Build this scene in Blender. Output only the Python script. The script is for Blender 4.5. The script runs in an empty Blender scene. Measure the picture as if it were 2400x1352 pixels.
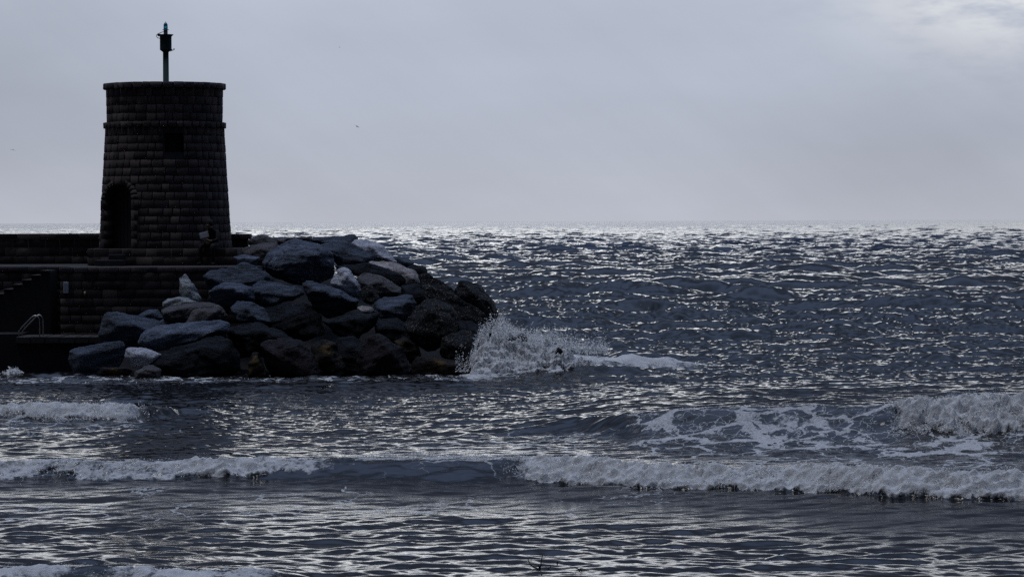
import bpy, bmesh, math, random
import numpy as np
from mathutils import Vector, Matrix, Quaternion, noise as mnoise

random.seed(7)
rng = np.random.default_rng(11)
R = math.radians
sc = bpy.context.scene
col = sc.collection

# ------------------------------------------------------------------ camera
F = 7380.0                      # focal length in pixels of a 2400 px wide frame
CAM_H = 3.9
cam_d = bpy.data.cameras.new('camera')
cam = bpy.data.objects.new('camera', cam_d)
col.objects.link(cam)
cam_d.sensor_width = 36.0
cam_d.lens = 36.0 * F / 2400.0
cam_d.clip_start = 0.5
cam_d.clip_end = 90000.0
M3 = Matrix.Rotation(R(90) - math.atan(157.0 / F), 3, 'X') @ Matrix.Rotation(R(-0.235), 3, 'Z')
cam.matrix_world = Matrix.Translation((0, 0, CAM_H)) @ M3.to_4x4()
sc.camera = cam
ORG = Vector((0, 0, CAM_H))


def ray(px, py):
    return M3 @ Vector(((px - 1200) / F, (676 - py) / F, -1.0))


def at(px, py, Y):
    """point of the place seen at this pixel, at distance Y out from the beach"""
    r = ray(px, py)
    return ORG + r * (Y / r.y)


def onz(px, py, z):
    r = ray(px, py)
    return ORG + r * ((z - CAM_H) / r.z)


# ------------------------------------------------------------------ tagging
def tag(o, label=None, cat=None, group=None, kind=None):
    if label: o['label'] = label
    if cat: o['category'] = cat
    if group: o['group'] = group
    if kind: o['kind'] = kind
    return o


def empty(name, loc, label, cat, group=None):
    o = bpy.data.objects.new(name, None)
    o.empty_display_size = 0.2
    col.objects.link(o)
    o.location = loc
    return tag(o, label, cat, group)


def link(name, me, mat, parent=None):
    o = bpy.data.objects.new(name, me)
    col.objects.link(o)
    if mat is not None and not me.materials:
        me.materials.append(mat)
    if parent is not None:
        o.parent = parent
        o.matrix_parent_inverse = Matrix.Translation(-Vector(parent.location))
    return o


def mesh_np(name, v, f, smooth=False):
    v = np.asarray(v, dtype=np.float32)
    f = np.asarray(f, dtype=np.int32)
    me = bpy.data.meshes.new(name)
    me.vertices.add(len(v))
    me.vertices.foreach_set('co', v.ravel())
    k = f.shape[1]
    me.loops.add(f.size)
    me.loops.foreach_set('vertex_index', f.ravel())
    me.polygons.add(len(f))
    me.polygons.foreach_set('loop_start', np.arange(0, f.size, k, dtype=np.int32))
    if smooth:
        me.polygons.foreach_set('use_smooth', np.ones(len(f), dtype=bool))
    me.update(calc_edges=True)
    return me


def bm_obj(name, bm, mat, parent=None, smooth=False):
    me = bpy.data.meshes.new(name)
    bm.normal_update()
    bm.to_mesh(me)
    bm.free()
    if smooth:
        for p in me.polygons: p.use_smooth = True
    return link(name, me, mat, parent)


# ------------------------------------------------------------------ materials
class NT:
    def __init__(self, name):
        self.m = bpy.data.materials.new(name)
        self.m.use_nodes = True
        self.t = self.m.node_tree
        self.b = self.t.nodes['Principled BSDF']
        self.out = self.t.nodes['Material Output']

    def n(self, typ, ins=None, **kw):
        nd = self.t.nodes.new(typ)
        for k, v in kw.items(): setattr(nd, k, v)
        for k, v in (ins or {}).items():
            s = nd.inputs[k]
            if hasattr(v, 'is_output'): self.t.links.new(v, s)
            else: s.default_value = v
        return nd

    def l(self, a, b): self.t.links.new(a, b)

    def math(self, op, a, b=None, c=None, clamp=False):
        ins = {0: a}
        if b is not None: ins[1] = b
        if c is not None: ins[2] = c
        return self.n('ShaderNodeMath', ins, operation=op, use_clamp=clamp).outputs[0]

    def mix(self, fac, a, b, blend='MIX'):
        nd = self.n('ShaderNodeMix', {0: fac, 6: a, 7: b}, data_type='RGBA', blend_type=blend)
        return nd.outputs[2]

    def ramp(self, fac, stops, interp='LINEAR'):
        nd = self.n('ShaderNodeValToRGB', {0: fac})
        cr = nd.color_ramp
        cr.interpolation = interp
        while len(cr.elements) < len(stops): cr.elements.new(0.5)
        for e, (p, c) in zip(cr.elements, stops):
            e.position = p
            e.color = (c, c, c, 1) if isinstance(c, (int, float)) else (*c, 1)
        return nd.outputs[0]

    def smooth(self, v, a, b):
        nd = self.n('ShaderNodeMapRange', {0: v, 1: a, 2: b, 3: 0.0, 4: 1.0}, interpolation_type='SMOOTHSTEP')
        return nd.outputs[0]


def c4(c): return (*c, 1.0)


def simple(name, colr, rough=0.6, metal=0.0, var=0.25, scale=9.0, bump=0.2):
    t = NT(name)
    tc = t.n('ShaderNodeNewGeometry')
    nz = t.n('ShaderNodeTexNoise', {'Vector': tc.outputs['Position'], 'Scale': scale, 'Detail': 5.0, 'Roughness': 0.6})
    c = t.mix(nz.outputs[0], c4([x * (1 - var) for x in colr]), c4([min(1, x * (1 + var)) for x in colr]))
    t.l(c, t.b.inputs['Base Color'])
    t.b.inputs['Roughness'].default_value = rough
    t.b.inputs['Metallic'].default_value = metal
    if bump:
        bp = t.n('ShaderNodeBump', {'Strength': bump, 'Distance': 0.01, 'Height': nz.outputs[0]})
        t.l(bp.outputs[0], t.b.inputs['Normal'])
    return t.m


def stone_mat(name, colr, wet_z=None):
    """squared granite blocks: per-block tint, mottling, stains"""
    t = NT(name)
    g = t.n('ShaderNodeNewGeometry')
    at_ = t.n('ShaderNodeAttribute', attribute_name='tint')
    n1 = t.n('ShaderNodeTexNoise', {'Vector': g.outputs['Position'], 'Scale': 26.0, 'Detail': 6.0, 'Roughness': 0.7})
    n2 = t.n('ShaderNodeTexNoise', {'Vector': g.outputs['Position'], 'Scale': 1.6, 'Detail': 4.0, 'Roughness': 0.6})
    warm = t.mix(at_.outputs['Fac'], c4([colr[0] * .75, colr[1] * .78, colr[2] * .92]), c4([colr[0] * 1.3, colr[1] * 1.2, colr[2] * 1.08]))
    k = t.math('MULTIPLY', t.math('MULTIPLY_ADD', n1.outputs[0], 1.1, 0.45), t.math('MULTIPLY_ADD', n2.outputs[0], 1.2, 0.4))
    k = t.math('MULTIPLY', k, t.math('MULTIPLY_ADD', at_.outputs['Fac'], 0.8, 0.6))
    kk = t.n('ShaderNodeCombineXYZ', {0: k, 1: k, 2: k}).outputs[0]
    c = t.mix(1.0, warm, kk, 'MULTIPLY')
    t.l(c, t.b.inputs['Base Color'])
    t.b.inputs['Roughness'].default_value = 0.88
    t.b.inputs['Specular IOR Level'].default_value = 0.25
    bp = t.n('ShaderNodeBump', {'Strength': 0.7, 'Distance': 0.02, 'Height': n1.outputs[0]})
    t.l(bp.outputs[0], t.b.inputs['Normal'])
    return t.m


def rock_mat(name, dark, light, vein=None, vein_amt=0.0, speck=None, speck_amt=0.0, strata=0.0, rough=0.58, spec=.38, seed=0.0, stain=None):
    t = NT(name)
    tc = t.n('ShaderNodeTexCoord')
    mp = t.n('ShaderNodeMapping', {'Vector': tc.outputs['Object'], 'Location': (seed, seed * 1.7, 0), 'Rotation': (0.35, 0.5 + seed * .13, 0.3), 'Scale': (1.0, 1.0, 1.0 + strata * 4)})
    v = mp.outputs[0]
    n1 = t.n('ShaderNodeTexNoise', {'Vector': v, 'Scale': 2.2, 'Detail': 9.0, 'Roughness': 0.68, 'Distortion': 0.6})
    n2 = t.n('ShaderNodeTexNoise', {'Vector': v, 'Scale': 14.0, 'Detail': 6.0, 'Roughness': 0.7})
    f = t.smooth(t.math('MULTIPLY_ADD', n2.outputs[0], 0.45, t.math('MULTIPLY', n1.outputs[0], 0.65)), 0.36, 0.74)
    c = t.mix(f, c4(dark), c4(light))
    h = t.math('MULTIPLY_ADD', n2.outputs[0], 0.5, n1.outputs[0])
    if vein_amt:
        nv = t.n('ShaderNodeTexNoise', {'Vector': v, 'Scale': 3.1, 'Detail': 7.0, 'Roughness': 0.62, 'Distortion': 1.4})
        r = t.math('ABSOLUTE', t.math('SUBTRACT', nv.outputs[0], 0.5))
        vm = t.math('SUBTRACT', 1.0, t.smooth(r, 0.0, 0.035))
        vm = t.math('MULTIPLY', vm, t.smooth(n1.outputs[0], 0.4, 0.65))
        c = t.mix(t.math('MULTIPLY', vm, vein_amt), c, c4(vein))
        h = t.math('MULTIPLY_ADD', vm, 0.25, h)
    if speck_amt:
        ns = t.n('ShaderNodeTexNoise', {'Vector': v, 'Scale': 22.0, 'Detail': 3.0, 'Roughness': 0.6})
        sm = t.math('MULTIPLY', t.smooth(ns.outputs[0], 0.58, 0.66), speck_amt)
        c = t.mix(sm, c, c4(speck))
    if stain:
        nst = t.n('ShaderNodeTexNoise', {'Vector': v, 'Scale': 1.7, 'Detail': 5.0})
        c = t.mix(t.math('MULTIPLY', t.smooth(nst.outputs[0], 0.5, 0.68), 0.7), c, c4(stain))
    t.l(c, t.b.inputs['Base Color'])
    t.b.inputs['Roughness'].default_value = rough
    t.b.inputs['Specular IOR Level'].default_value = spec
    bp = t.n('ShaderNodeBump', {'Strength': 1.0, 'Distance': 0.14, 'Height': h})
    t.l(bp.outputs[0], t.b.inputs['Normal'])
    return t.m


STONE = stone_mat('granite_masonry', (0.080, 0.067, 0.066))
STONE_PALE = stone_mat('granite_coping', (0.10, 0.087, 0.088))
STONE_DARK = stone_mat('dark_quay_masonry', (0.06, 0.052, 0.052))
MORTAR = simple('mortar', (0.03, 0.028, 0.032), 0.95)
CONC = simple('landing_concrete', (0.045, 0.040, 0.039), 0.9, var=0.4, scale=3.0, bump=0.4)
WOOD = simple('dark_door_timber', (0.015, 0.014, 0.016), 0.7)
GREEN = simple('green_beacon_paint', (0.003, 0.036, 0.036), 0.8, var=0.2, bump=0.05)
BLACKM = simple('black_iron', (0.012, 0.013, 0.016), 0.5)
LAMPW = simple('pale_lamp_base', (0.32, 0.33, 0.34), 0.5)
STEEL = simple('stainless_steel', (0.55, 0.52, 0.46), 0.3, metal=1.0, var=0.1, bump=0.0)
PLAQ = simple('plaque_enamel', (0.55, 0.58, 0.66), 0.5, var=0.25, scale=14.0)
OCHRE = simple('ochre_lamp_cover', (0.50, 0.42, 0.22), 0.5)
CLOTH = simple('black_cloth', (0.008, 0.008, 0.010), 0.9, scale=40)
SKIN = simple('skin', (0.30, 0.17, 0.13), 0.55, var=0.1, scale=30, bump=0.05)
HAIR = simple('dark_brown_hair', (0.012, 0.010, 0.009), 0.95, scale=80)
PAPER = simple('grey_paper', (0.13, 0.13, 0.16), 0.8, var=0.08)
TWIG = simple('wet_twig', (0.012, 0.011, 0.010), 0.5, scale=30)
FEATHER_D = simple('dark_feather', (0.02, 0.02, 0.022), 0.8)
FEATHER_W = simple('white_feather', (0.85, 0.85, 0.85), 0.8, var=0.05)


def glass_mat():
    t = NT('blue_green_lens')
    t.b.inputs['Base Color'].default_value = (0.02, 0.30, 0.42, 1)
    t.b.inputs['Roughness'].default_value = 0.12
    t.b.inputs['Transmission Weight'].default_value = 0.75
    t.b.inputs['IOR'].default_value = 1.45
    return t.m


LENS = glass_mat()

# ------------------------------------------------------------------ numpy noise
_perm = rng.permutation(512)
_perm = np.concatenate([_perm, _perm, _perm])
_val = rng.random(512)


def vnoise(x, y):
    xi = np.floor(x).astype(np.int64); yi = np.floor(y).astype(np.int64)
    fx = x - xi; fy = y - yi
    fx = fx * fx * (3 - 2 * fx); fy = fy * fy * (3 - 2 * fy)
    def h(a, b): return _val[_perm[(_perm[a & 511] + b) & 511]]
    v00 = h(xi, yi); v10 = h(xi + 1, yi); v01 = h(xi, yi + 1); v11 = h(xi + 1, yi + 1)
    return (v00 * (1 - fx) + v10 * fx) * (1 - fy) + (v01 * (1 - fx) + v11 * fx) * fy


def fbm(x, y, o=4, g=0.5):
    s = 0.0; a = 1.0; t = 0.0
    for i in range(o):
        s = s + a * vnoise(x + 37.1 * i, y - 19.7 * i); t += a
        x = x * 2.03; y = y * 2.03; a *= g
    return s / t


def sst(x, a, b):
    t = np.clip((x - a) / (b - a), 0, 1)
    return t * t * (3 - 2 * t)


# ------------------------------------------------------------------ sea surface
def make_tile(L, N, lmin, lmax, lpeak, rms, wind, spread, seed, slope_p=2.0):
    r = np.random.default_rng(seed)
    k1 = 2 * np.pi * np.fft.fftfreq(N, L / N)
    kx, ky = np.meshgrid(k1, k1, indexing='ij')
    k = np.sqrt(kx ** 2 + ky ** 2); k[0, 0] = 1e-9
    kp = 2 * np.pi / lpeak
    S = np.exp(-1.25 * (kp / k) ** 2) / k ** slope_p
    cosd = np.abs((kx * wind[0] + ky * wind[1]) / k)
    S *= cosd ** spread
    S *= (k > 2 * np.pi / lmax) * (k < 2 * np.pi / lmin)
    S[0, 0] = 0
    a = (r.normal(size=(N, N)) + 1j * r.normal(size=(N, N))) * S
    h = np.fft.ifft2(a).real
    s = rms / h.std()
    dx = np.fft.ifft2(1j * a * kx / k).real * s
    dy = np.fft.ifft2(1j * a * ky / k).real * s
    return (L, N, (h * s).astype(np.float32), dx.astype(np.float32), dy.astype(np.float32))


def samp(tile, x, y, which=(2,), rot=0.0):
    L, N = tile[0], tile[1]
    c, s = math.cos(rot), math.sin(rot)
    u = (x * c + y * s) / L * N; v = (-x * s + y * c) / L * N
    ui = np.floor(u).astype(np.int64); vi = np.floor(v).astype(np.int64)
    fu = (u - ui).astype(np.float32); fv = (v - vi).astype(np.float32)
    u0 = ui % N; u1 = (ui + 1) % N; v0 = vi % N; v1 = (vi + 1) % N
    out = []
    for w in which:
        a = tile[w]
        out.append((a[u0, v0] * (1 - fu) + a[u1, v0] * fu) * (1 - fv) + (a[u0, v1] * (1 - fu) + a[u1, v1] * fu) * fv)
    if len(which) == 3:
        hx, hy = out[1], out[2]
        out[1] = hx * c - hy * s; out[2] = hx * s + hy * c
    return out


wd = (0.16, 0.987)
TA = make_tile(233.0, 768, 2.0, 90, 15.0, 1.0, wd, 8, 3, 2.0)
TA2 = make_tile(131.0, 512, 1.6, 40, 8.0, 1.0, (-0.30, 0.95), 3, 13, 2.0)
TB = make_tile(41.0, 768, 0.25, 5.5, 2.4, 1.0, (0.12, 0.99), 5, 5, 1.95)
TC = make_tile(11.3, 512, 0.07, 1.3, 0.5, 1.0, (0.22, .97), 2.5, 8, 2.1)


def track(pts):
    """(px, py, height) along a crest -> world arrays x, y, height"""
    w = [(onz(px, py, h), h) for px, py, h in pts]
    xs = np.array([p.x for p, _ in w]); ys = np.array([p.y for p, _ in w]); hs = np.array([h for _, h in w])
    o = np.argsort(xs)
    return xs[o], ys[o], hs[o]


W1 = track([(-300, 1080, .30), (0, 1080, .30), (300, 1081, .30), (600, 1081, .31), (760, 1079, .32), (950, 1078, .32), (1180, 1070, .36),
            (1350, 1080, .36), (1500, 1092, .34), (1700, 1098, .35), (1850, 1100, .36), (2050, 1101, .42), (2250, 1110, .39), (2400, 1112, .38), (2700, 1115, .38)])
W2 = track([(900, 1020, .0), (1150, 1000, .10), (1350, 982, .28), (1500, 965, .50), (1650, 955, .62), (1850, 953, .66), (2050, 950, .70), (2200, 943, .78), (2400, 938, .82), (2700, 934, .84)])
W3 = track([(900, 960, .0), (1250, 948, .12), (1500, 922, .36), (1800, 903, .50), (2100, 900, .52), (2400, 906, .48), (2700, 906, .45)])
W4 = track([(-300, 946, .30), (0, 950, .30), (150, 949, .32), (300, 952, .28), (430, 956, .12), (620, 962, .0)])
W5 = track([(-300, 1322, .16), (0, 1324, .16), (200, 1326, .15), (450, 1330, .14), (640, 1330, .12), (760, 1345, .0)])
TRK = [W1, W2, W3, W4, W5]


def crest(W, x, wig=0.0, seed=0.0):
    y = np.interp(x, W[0], W[1]); h = np.interp(x, W[0], W[2])
    if wig: y = y + wig * (fbm(x * 0.9 + seed, x * 0 + seed, 3) - 0.5) * 2
    return y, h


def rollp(s, wf, wb):
    return np.where(s < 0, np.exp(-(np.minimum(s, 0) / wf) ** 2), 0.7 * np.exp(-np.maximum(s, 0) / wb) + 0.3 * np.exp(-np.maximum(s, 0) / (3.2 * wb)))


SPX = at(1230, 850, 80).x       # middle of the wash at the end of the breakwater


M1A, M1B = (560 - 1200) / F * 47, (1260 - 1200) / F * 47


def sea_base(x, y):
    """long-scale height: breakers, swell, wash (no chop)"""
    z = np.zeros_like(x)
    yc, h = crest(W1, x, .16, 3.0)
    s = y - yc
    fr = 0.6 + 0.8 * fbm(x * 1.6, y * 0.5 + 9, 3)
    fr = fr * (1 + 1.25 * sst(x, M1A, M1A + .8) * (1 - sst(x, M1B - .4, M1B + .3)))
    z += (h - .09) * rollp(s, .30 * fr, 1.1) + 0.22 * np.where(s < 0, np.exp(-(s / 3.4) ** 2), np.exp(-np.maximum(s, 0) / 1.6))
    z -= 0.20 * np.exp(-(np.where(s < -5, (s + 5) / 5.0, (s + 5) / 7.5)) ** 2)
    yc, h = crest(W2, x, .2, 11.0)
    s = y - yc
    z += h * (0.68 * rollp(s, .75, 1.3) + 0.32 * np.where(s < 0, np.exp(-(s / 2.4) ** 2), np.exp(-s / 2.0)))
    yc, h = crest(W3, x, .5, 17.0)
    s = y - yc
    z += h * np.where(s < 0, np.exp(-(s / 3.6) ** 2), np.exp(-(s / 3.0) ** 2))
    yc, h = crest(W4, x, .2, 23.0)
    z += h * rollp(y - yc, .35, 1.0)
    yc, h = crest(W5, x, .2, 29.0)
    z += h * rollp(y - yc, .25, .9)
    # surge round the end of the breakwater
    z += 0.22 * np.exp(-((x - SPX - 1.0) / 2.4) ** 2 - ((y - 80.0) / 1.6) ** 2)
    ty = 80.4 + .62 * np.clip(x - SPX, 0, 6)
    z += .27 * (.5 + fbm(x * 1.4, y * .6, 3)) * np.exp(-((y - ty) / .95) ** 2) * sst(x, SPX - .5, SPX + 1.0) * (1 - sst(x, SPX + 2.8, SPX + 5.4))
    return z


def chop_amps(x, y):
    shelter = 1 - 0.22 * sst(-x, 0.0, 5.0) * sst(95 - y, 0, 12) * sst(y, 58, 66)
    aA = (0.04 + 0.96 * sst(y, 62, 120)) * shelter * (1 - .30 * sst(y, 250, 900))
    aB = (0.68 + 0.38 * sst(y, 55, 95)) * (1 + .05 * (1 - sst(y, 39, 44))) * shelter
    aC = 0.45 + 0.55 * sst(y, 42, 80)
    # glassy drawn-back water in front of the near breaker
    yc, _ = crest(W1, x)
    s = y - yc
    calm = (1 - 0.78 * np.exp(-((s + 2.6) / 2.4) ** 2)) * (1 - .52 * np.exp(-((s - 4.5) / 3.8) ** 2))
    yc2, h2 = crest(W2, x)
    calm2 = 1 - 0.6 * np.exp(-((y - yc2 + 0.3) / 1.4) ** 2) * np.clip(h2 / .6, 0, 1)
    yc3, h3 = crest(W3, x)
    calm2 = calm2 * (1 - .62 * np.exp(-((y - yc3 + 2.6) / 2.4) ** 2) * np.clip(h3 / .4, 0, 1))
    return aA, aB * calm * calm2 * (1 - .05 * sst(y, 75, 130)), aC * calm * (1 + .9 * sst(y, 75, 130))


RA, RA2, RB, RC = 0.22, 0.085, 0.036, 0.0085


def sea(x, y, full=False):
    x = np.asarray(x, dtype=np.float64); y = np.asarray(y, dtype=np.float64)
    aA, aB, aC = chop_amps(x, y)
    z = sea_base(x, y)
    gust = 0.22 + 1.5 * fbm(x * 0.045, y * 0.028, 4, .6)
    f = y / 400.0
    if full:
        h1, a1, b1 = samp(TA, x, y, (2, 3, 4))
        h2, a2, b2 = samp(TA2, x, y, (2, 3, 4), 0.3)
        h3, a3, b3 = samp(TB, x, y, (2, 3, 4))
        h4, a4, b4 = samp(TB, x * 1.31 + 7, y * 1.31, (2, 3, 4), 0.5)
        h5, a5, b5 = samp(TC, x, y, (2, 3, 4))
        h6, a6, b6 = samp(TC, x * .57, y * .57, (2, 3, 4), -0.4)
        ch = 0.66
        ga = aA; gb = aB * gust; gc = aC * gust
        zz = z + ga * (RA * h1 + RA2 * h2) + gb * RB * (.8 * h3 + .6 * h4) + gc * RC * (h5 + .9 * h6)
        dx = ch * (ga * (RA * a1 + RA2 * a2) + gb * RB * (.8 * a3 + .6 * a4) + gc * RC * (a5 + .9 * a6))
        dy = ch * (ga * (RA * b1 + RA2 * b2) + gb * RB * (.8 * b3 + .6 * b4) + gc * RC * (b5 + .9 * b6))
        return zz, -dx, -dy
    z = z + aA * (RA * samp(TA, x, y)[0] + RA2 * samp(TA2, x, y, (2,), 0.3)[0]) + aB * gust * RB * .8 * samp(TB, x, y)[0]
    return z


# rows of the sea sheet: dense by the shore, spreading towards the horizon
ds = [30.0]
while ds[-1] < 45000:
    d = ds[-1]
    ds.append(d + (0.05 if d < 40 else 0.03 if d < 56 else 0.05 if d < 58 else 0.05 * (d / 58.0) ** 1.45 if d < 1000 else 3.1 * (d / 1000.0) ** .9 if d < 4000 else 10.8 * (d / 4000.0) ** 1.9))
ds = np.array([4.0, 12.0, 20.0, 25.0, 28.0] + ds)
NC = 840
tcol = np.linspace(-1, 1, NC)
tcol = np.concatenate([[-9, -5, -3, -2, -1.5, -1.2, -1.08], tcol, [1.08, 1.2, 1.5, 2, 3, 5, 9]])
half = 0.172 * ds + 2.5
X = half[:, None] * tcol[None, :]
Y = np.repeat(ds[:, None], len(tcol), 1)
nr, ncx = X.shape
xf = X.ravel(); yf = Y.ravel()
zs, dxs, dys = sea(xf, yf, True)
far = sst(yf, 4000, 20000)
zs = zs * (1 - far * 0.6)
edge = 1.0
vx = xf + dxs * edge; vy = yf + dys * edge

# foam cover on the sheet
foam = np.zeros_like(xf); lace = np.zeros_like(xf)
nb = fbm(xf * 1.1, yf * 1.1, 4)
pxs = 1200 + xf / np.maximum(yf, 1) * F       # used only to say along which stretch of a crest the wave is broken


def along(W, px_a, px_b, soft=60):
    def pos(px):
        i = np.argmin(np.abs(W[0] - 0))
        d = np.interp((px - 1200) / F * 50, W[0], W[1])
        for _ in range(4): d = np.interp((px - 1200) / F * d, W[0], W[1])
        return (px - 1200) / F * d
    a, b = pos(px_a), pos(px_b)
    w = soft / F * 50
    return lambda x: sst(x, a - w, a + w) * (1 - sst(x, b - w, b + w))


br1L = along(W1, -400, 800, 130); br1M = along(W1, 780, 1200, 130); br1R = along(W1, 1215, 2900, 70)
br2 = along(W2, 2090, 2900, 40); br2l = along(W2, 1480, 2950, 60)
br4 = along(W4, -400, 330); br5 = along(W5, -400, 640)
def toe(x, wlen, seed):
    return wlen * np.clip(.05 + 1.9 * fbm(x * 1.3 + seed, x * 0 + 2.2, 5, .65), .1, 2)


def zone(W, wig, seed, wlen, back=.30):
    yc, _ = crest(W, xf, wig, seed); s = yf - yc
    w = toe(xf, wlen, seed)
    return s, sst(s, -w - .10, -w + .08) * (1 - sst(s, .02, back))


patch = sst(fbm(xf * 1.1, xf * 0 + 4, 3), .34, .60)
s1, z1 = zone(W1, .16, 3.0, .58)
foam = np.maximum(foam, z1 * np.clip(br1L(xf) * (.66 + .4 * patch) + br1R(xf), 0, 1))
foam = np.maximum(foam, br1M(xf) * sst(s1, -.26, -.10) * (1 - sst(s1, .06, .24)) * (.58 + .45 * sst(fbm(xf * 2.6, yf * 2, 4), .36, .60)))
lace = np.maximum(lace, 0.33 * sst(s1, -.2, .5) * (1 - sst(s1, 3.0, 7.5)))
s2, z2 = zone(W2, .2, 11.0, 1.05)
foam = np.maximum(foam, z2 * br2(xf))
lace = np.maximum(lace, br2l(xf) * sst(s2, -4.2, -1.6) * (1 - sst(s2, -.1, .25)) * (.72 + .4 * (fbm(xf * .5 + 5, yf * .5, 3) - .3)))
lace = np.maximum(lace, .42 * sst(s2, -9, -3.0) * (1 - sst(s2, -1.8, .0)) * sst(xf, -9, 3))
s4, z4 = zone(W4, .2, 23.0, .42)
foam = np.maximum(foam, br4(xf) * z4)
lace = np.maximum(lace, .45 * np.clip(br4(xf) + .4 * br4(xf - 3), 0, 1) * sst(s4, -7, -1) * (1 - sst(s4, -.2, .3)))
s5, z5 = zone(W5, .2, 29.0, .8)
foam = np.maximum(foam, br5(xf) * z5 * (.40 + .55 * sst(fbm(xf * 1.7 + 8, yf * 1.6, 4), .36, .66)))
# wash off the end of the breakwater, streaming to the right
wx0 = at(1105, 850, 80).x; wx1 = at(1720, 820, 84).x
tt = np.clip((xf - wx0) / (wx1 - wx0), 0, 1)
wy = 80.2 + 3.6 * tt
ww = 2.3 * (1 - .55 * tt) + .3
wash = np.exp(-((yf - wy) / ww) ** 2) * sst(xf, wx0 - .6, wx0 + .1) * (1 - sst(xf, wx0 + .75 * (wx1 - wx0), wx1 + .5))
foam = np.maximum(foam, np.clip(wash * (1.25 - .58 * tt), 0, 1))
lace = np.maximum(lace, np.clip(wash * 1.0, 0, .8))
# backwash along the foot of the rocks and quay
foot = np.exp(-((yf - 78.6) / 1.3) ** 2) * (1 - sst(xf, wx0 - .5, wx0 + 2))
lace = np.maximum(lace, foot * (.34 + .30 * sst(-xf, 6, 9)))
foam = np.maximum(foam, .16 * np.exp(-((yf - 79.1 + .5 * fbm(xf * .9, xf * 0, 3)) / .5) ** 2) * (1 - sst(xf, wx0 - .5, wx0 + 1)) * sst(fbm(xf * 1.2, yf * .8, 3), .46, .66))
# residual foam film, in drifting patches near the shore
film = sst(fbm(xf * .16 + 3, yf * .30, 4), .5, .72) * sst(yf, 36, 44) * (1 - sst(yf, 60, 74))
lace = np.maximum(lace, .30 * film)
# a whitecap or two out to sea
for (px, py, ln) in ((1440, 690, 1.2), (1985, 712, .8), (2320, 742, .6), (1900, 640, .8), (2210, 655, .6)):
    p = onz(px, py, .3)
    foam = np.maximum(foam, np.exp(-((xf - p.x) / ln) ** 2 - ((yf - p.y) / 1.2) ** 2) * .9)
roll = np.zeros_like(xf)                      # where foam is tumbling, not just floating
for sN, zN, mN, aN in ((s1, z1, np.clip(br1L(xf) * (.4 + .5 * patch) + br1R(xf), 0, 1), .15), (s2, z2, br2(xf), .26), (s4, z4, br4(xf), .14), (s5, z5, br5(xf), .06)):
    roll = np.maximum(roll, zN * mN * aN)
roll = roll * sst(foam, .42, .70)
m_ = roll > .001
ln = np.zeros_like(xf)
bil = 1 - np.abs(2 * fbm(xf[m_] * 3.4, yf[m_] * 5 + zs[m_] * 4, 3, .55) - 1)     # billows with creases
ln[m_] = (.75 * (bil - .55) * 1.4 + .9 * (fbm(xf[m_] * 9, yf[m_] * 12 + zs[m_] * 9, 4, .62) - .45))
zs = zs + roll * ln + foam * .03 * (fbm(xf * 7, yf * 7, 3) - .4)
vy = vy - roll * (ln + .15) * .65
iv = np.arange(nr * ncx, dtype=np.int32).reshape(nr, ncx)
quads = np.stack([iv[:-1, :-1], iv[:-1, 1:], iv[1:, 1:], iv[1:, :-1]], -1).reshape(-1, 4)
me = mesh_np('water', np.stack([vx, vy, zs], 1), quads, True)
for nm, arr in (('foam', foam), ('lace', lace)):
    a = me.attributes.new(nm, 'FLOAT', 'POINT')
    a.data.foreach_set('value', arr.astype(np.float32))


def foam_shader(t, normal=None, through=.5):
    df = t.n('ShaderNodeBsdfDiffuse', {'Color': (0.95, 0.955, 0.97, 1), 'Roughness': 0.5})
    tr = t.n('ShaderNodeBsdfTranslucent', {'Color': (0.93, 0.95, 0.97, 1)})
    if normal is not None:
        t.l(normal, df.inputs['Normal']); t.l(normal, tr.inputs['Normal'])
    return t.n('ShaderNodeMixShader', {0: through, 1: df.outputs[0], 2: tr.outputs[0]}).outputs[0]


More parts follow.
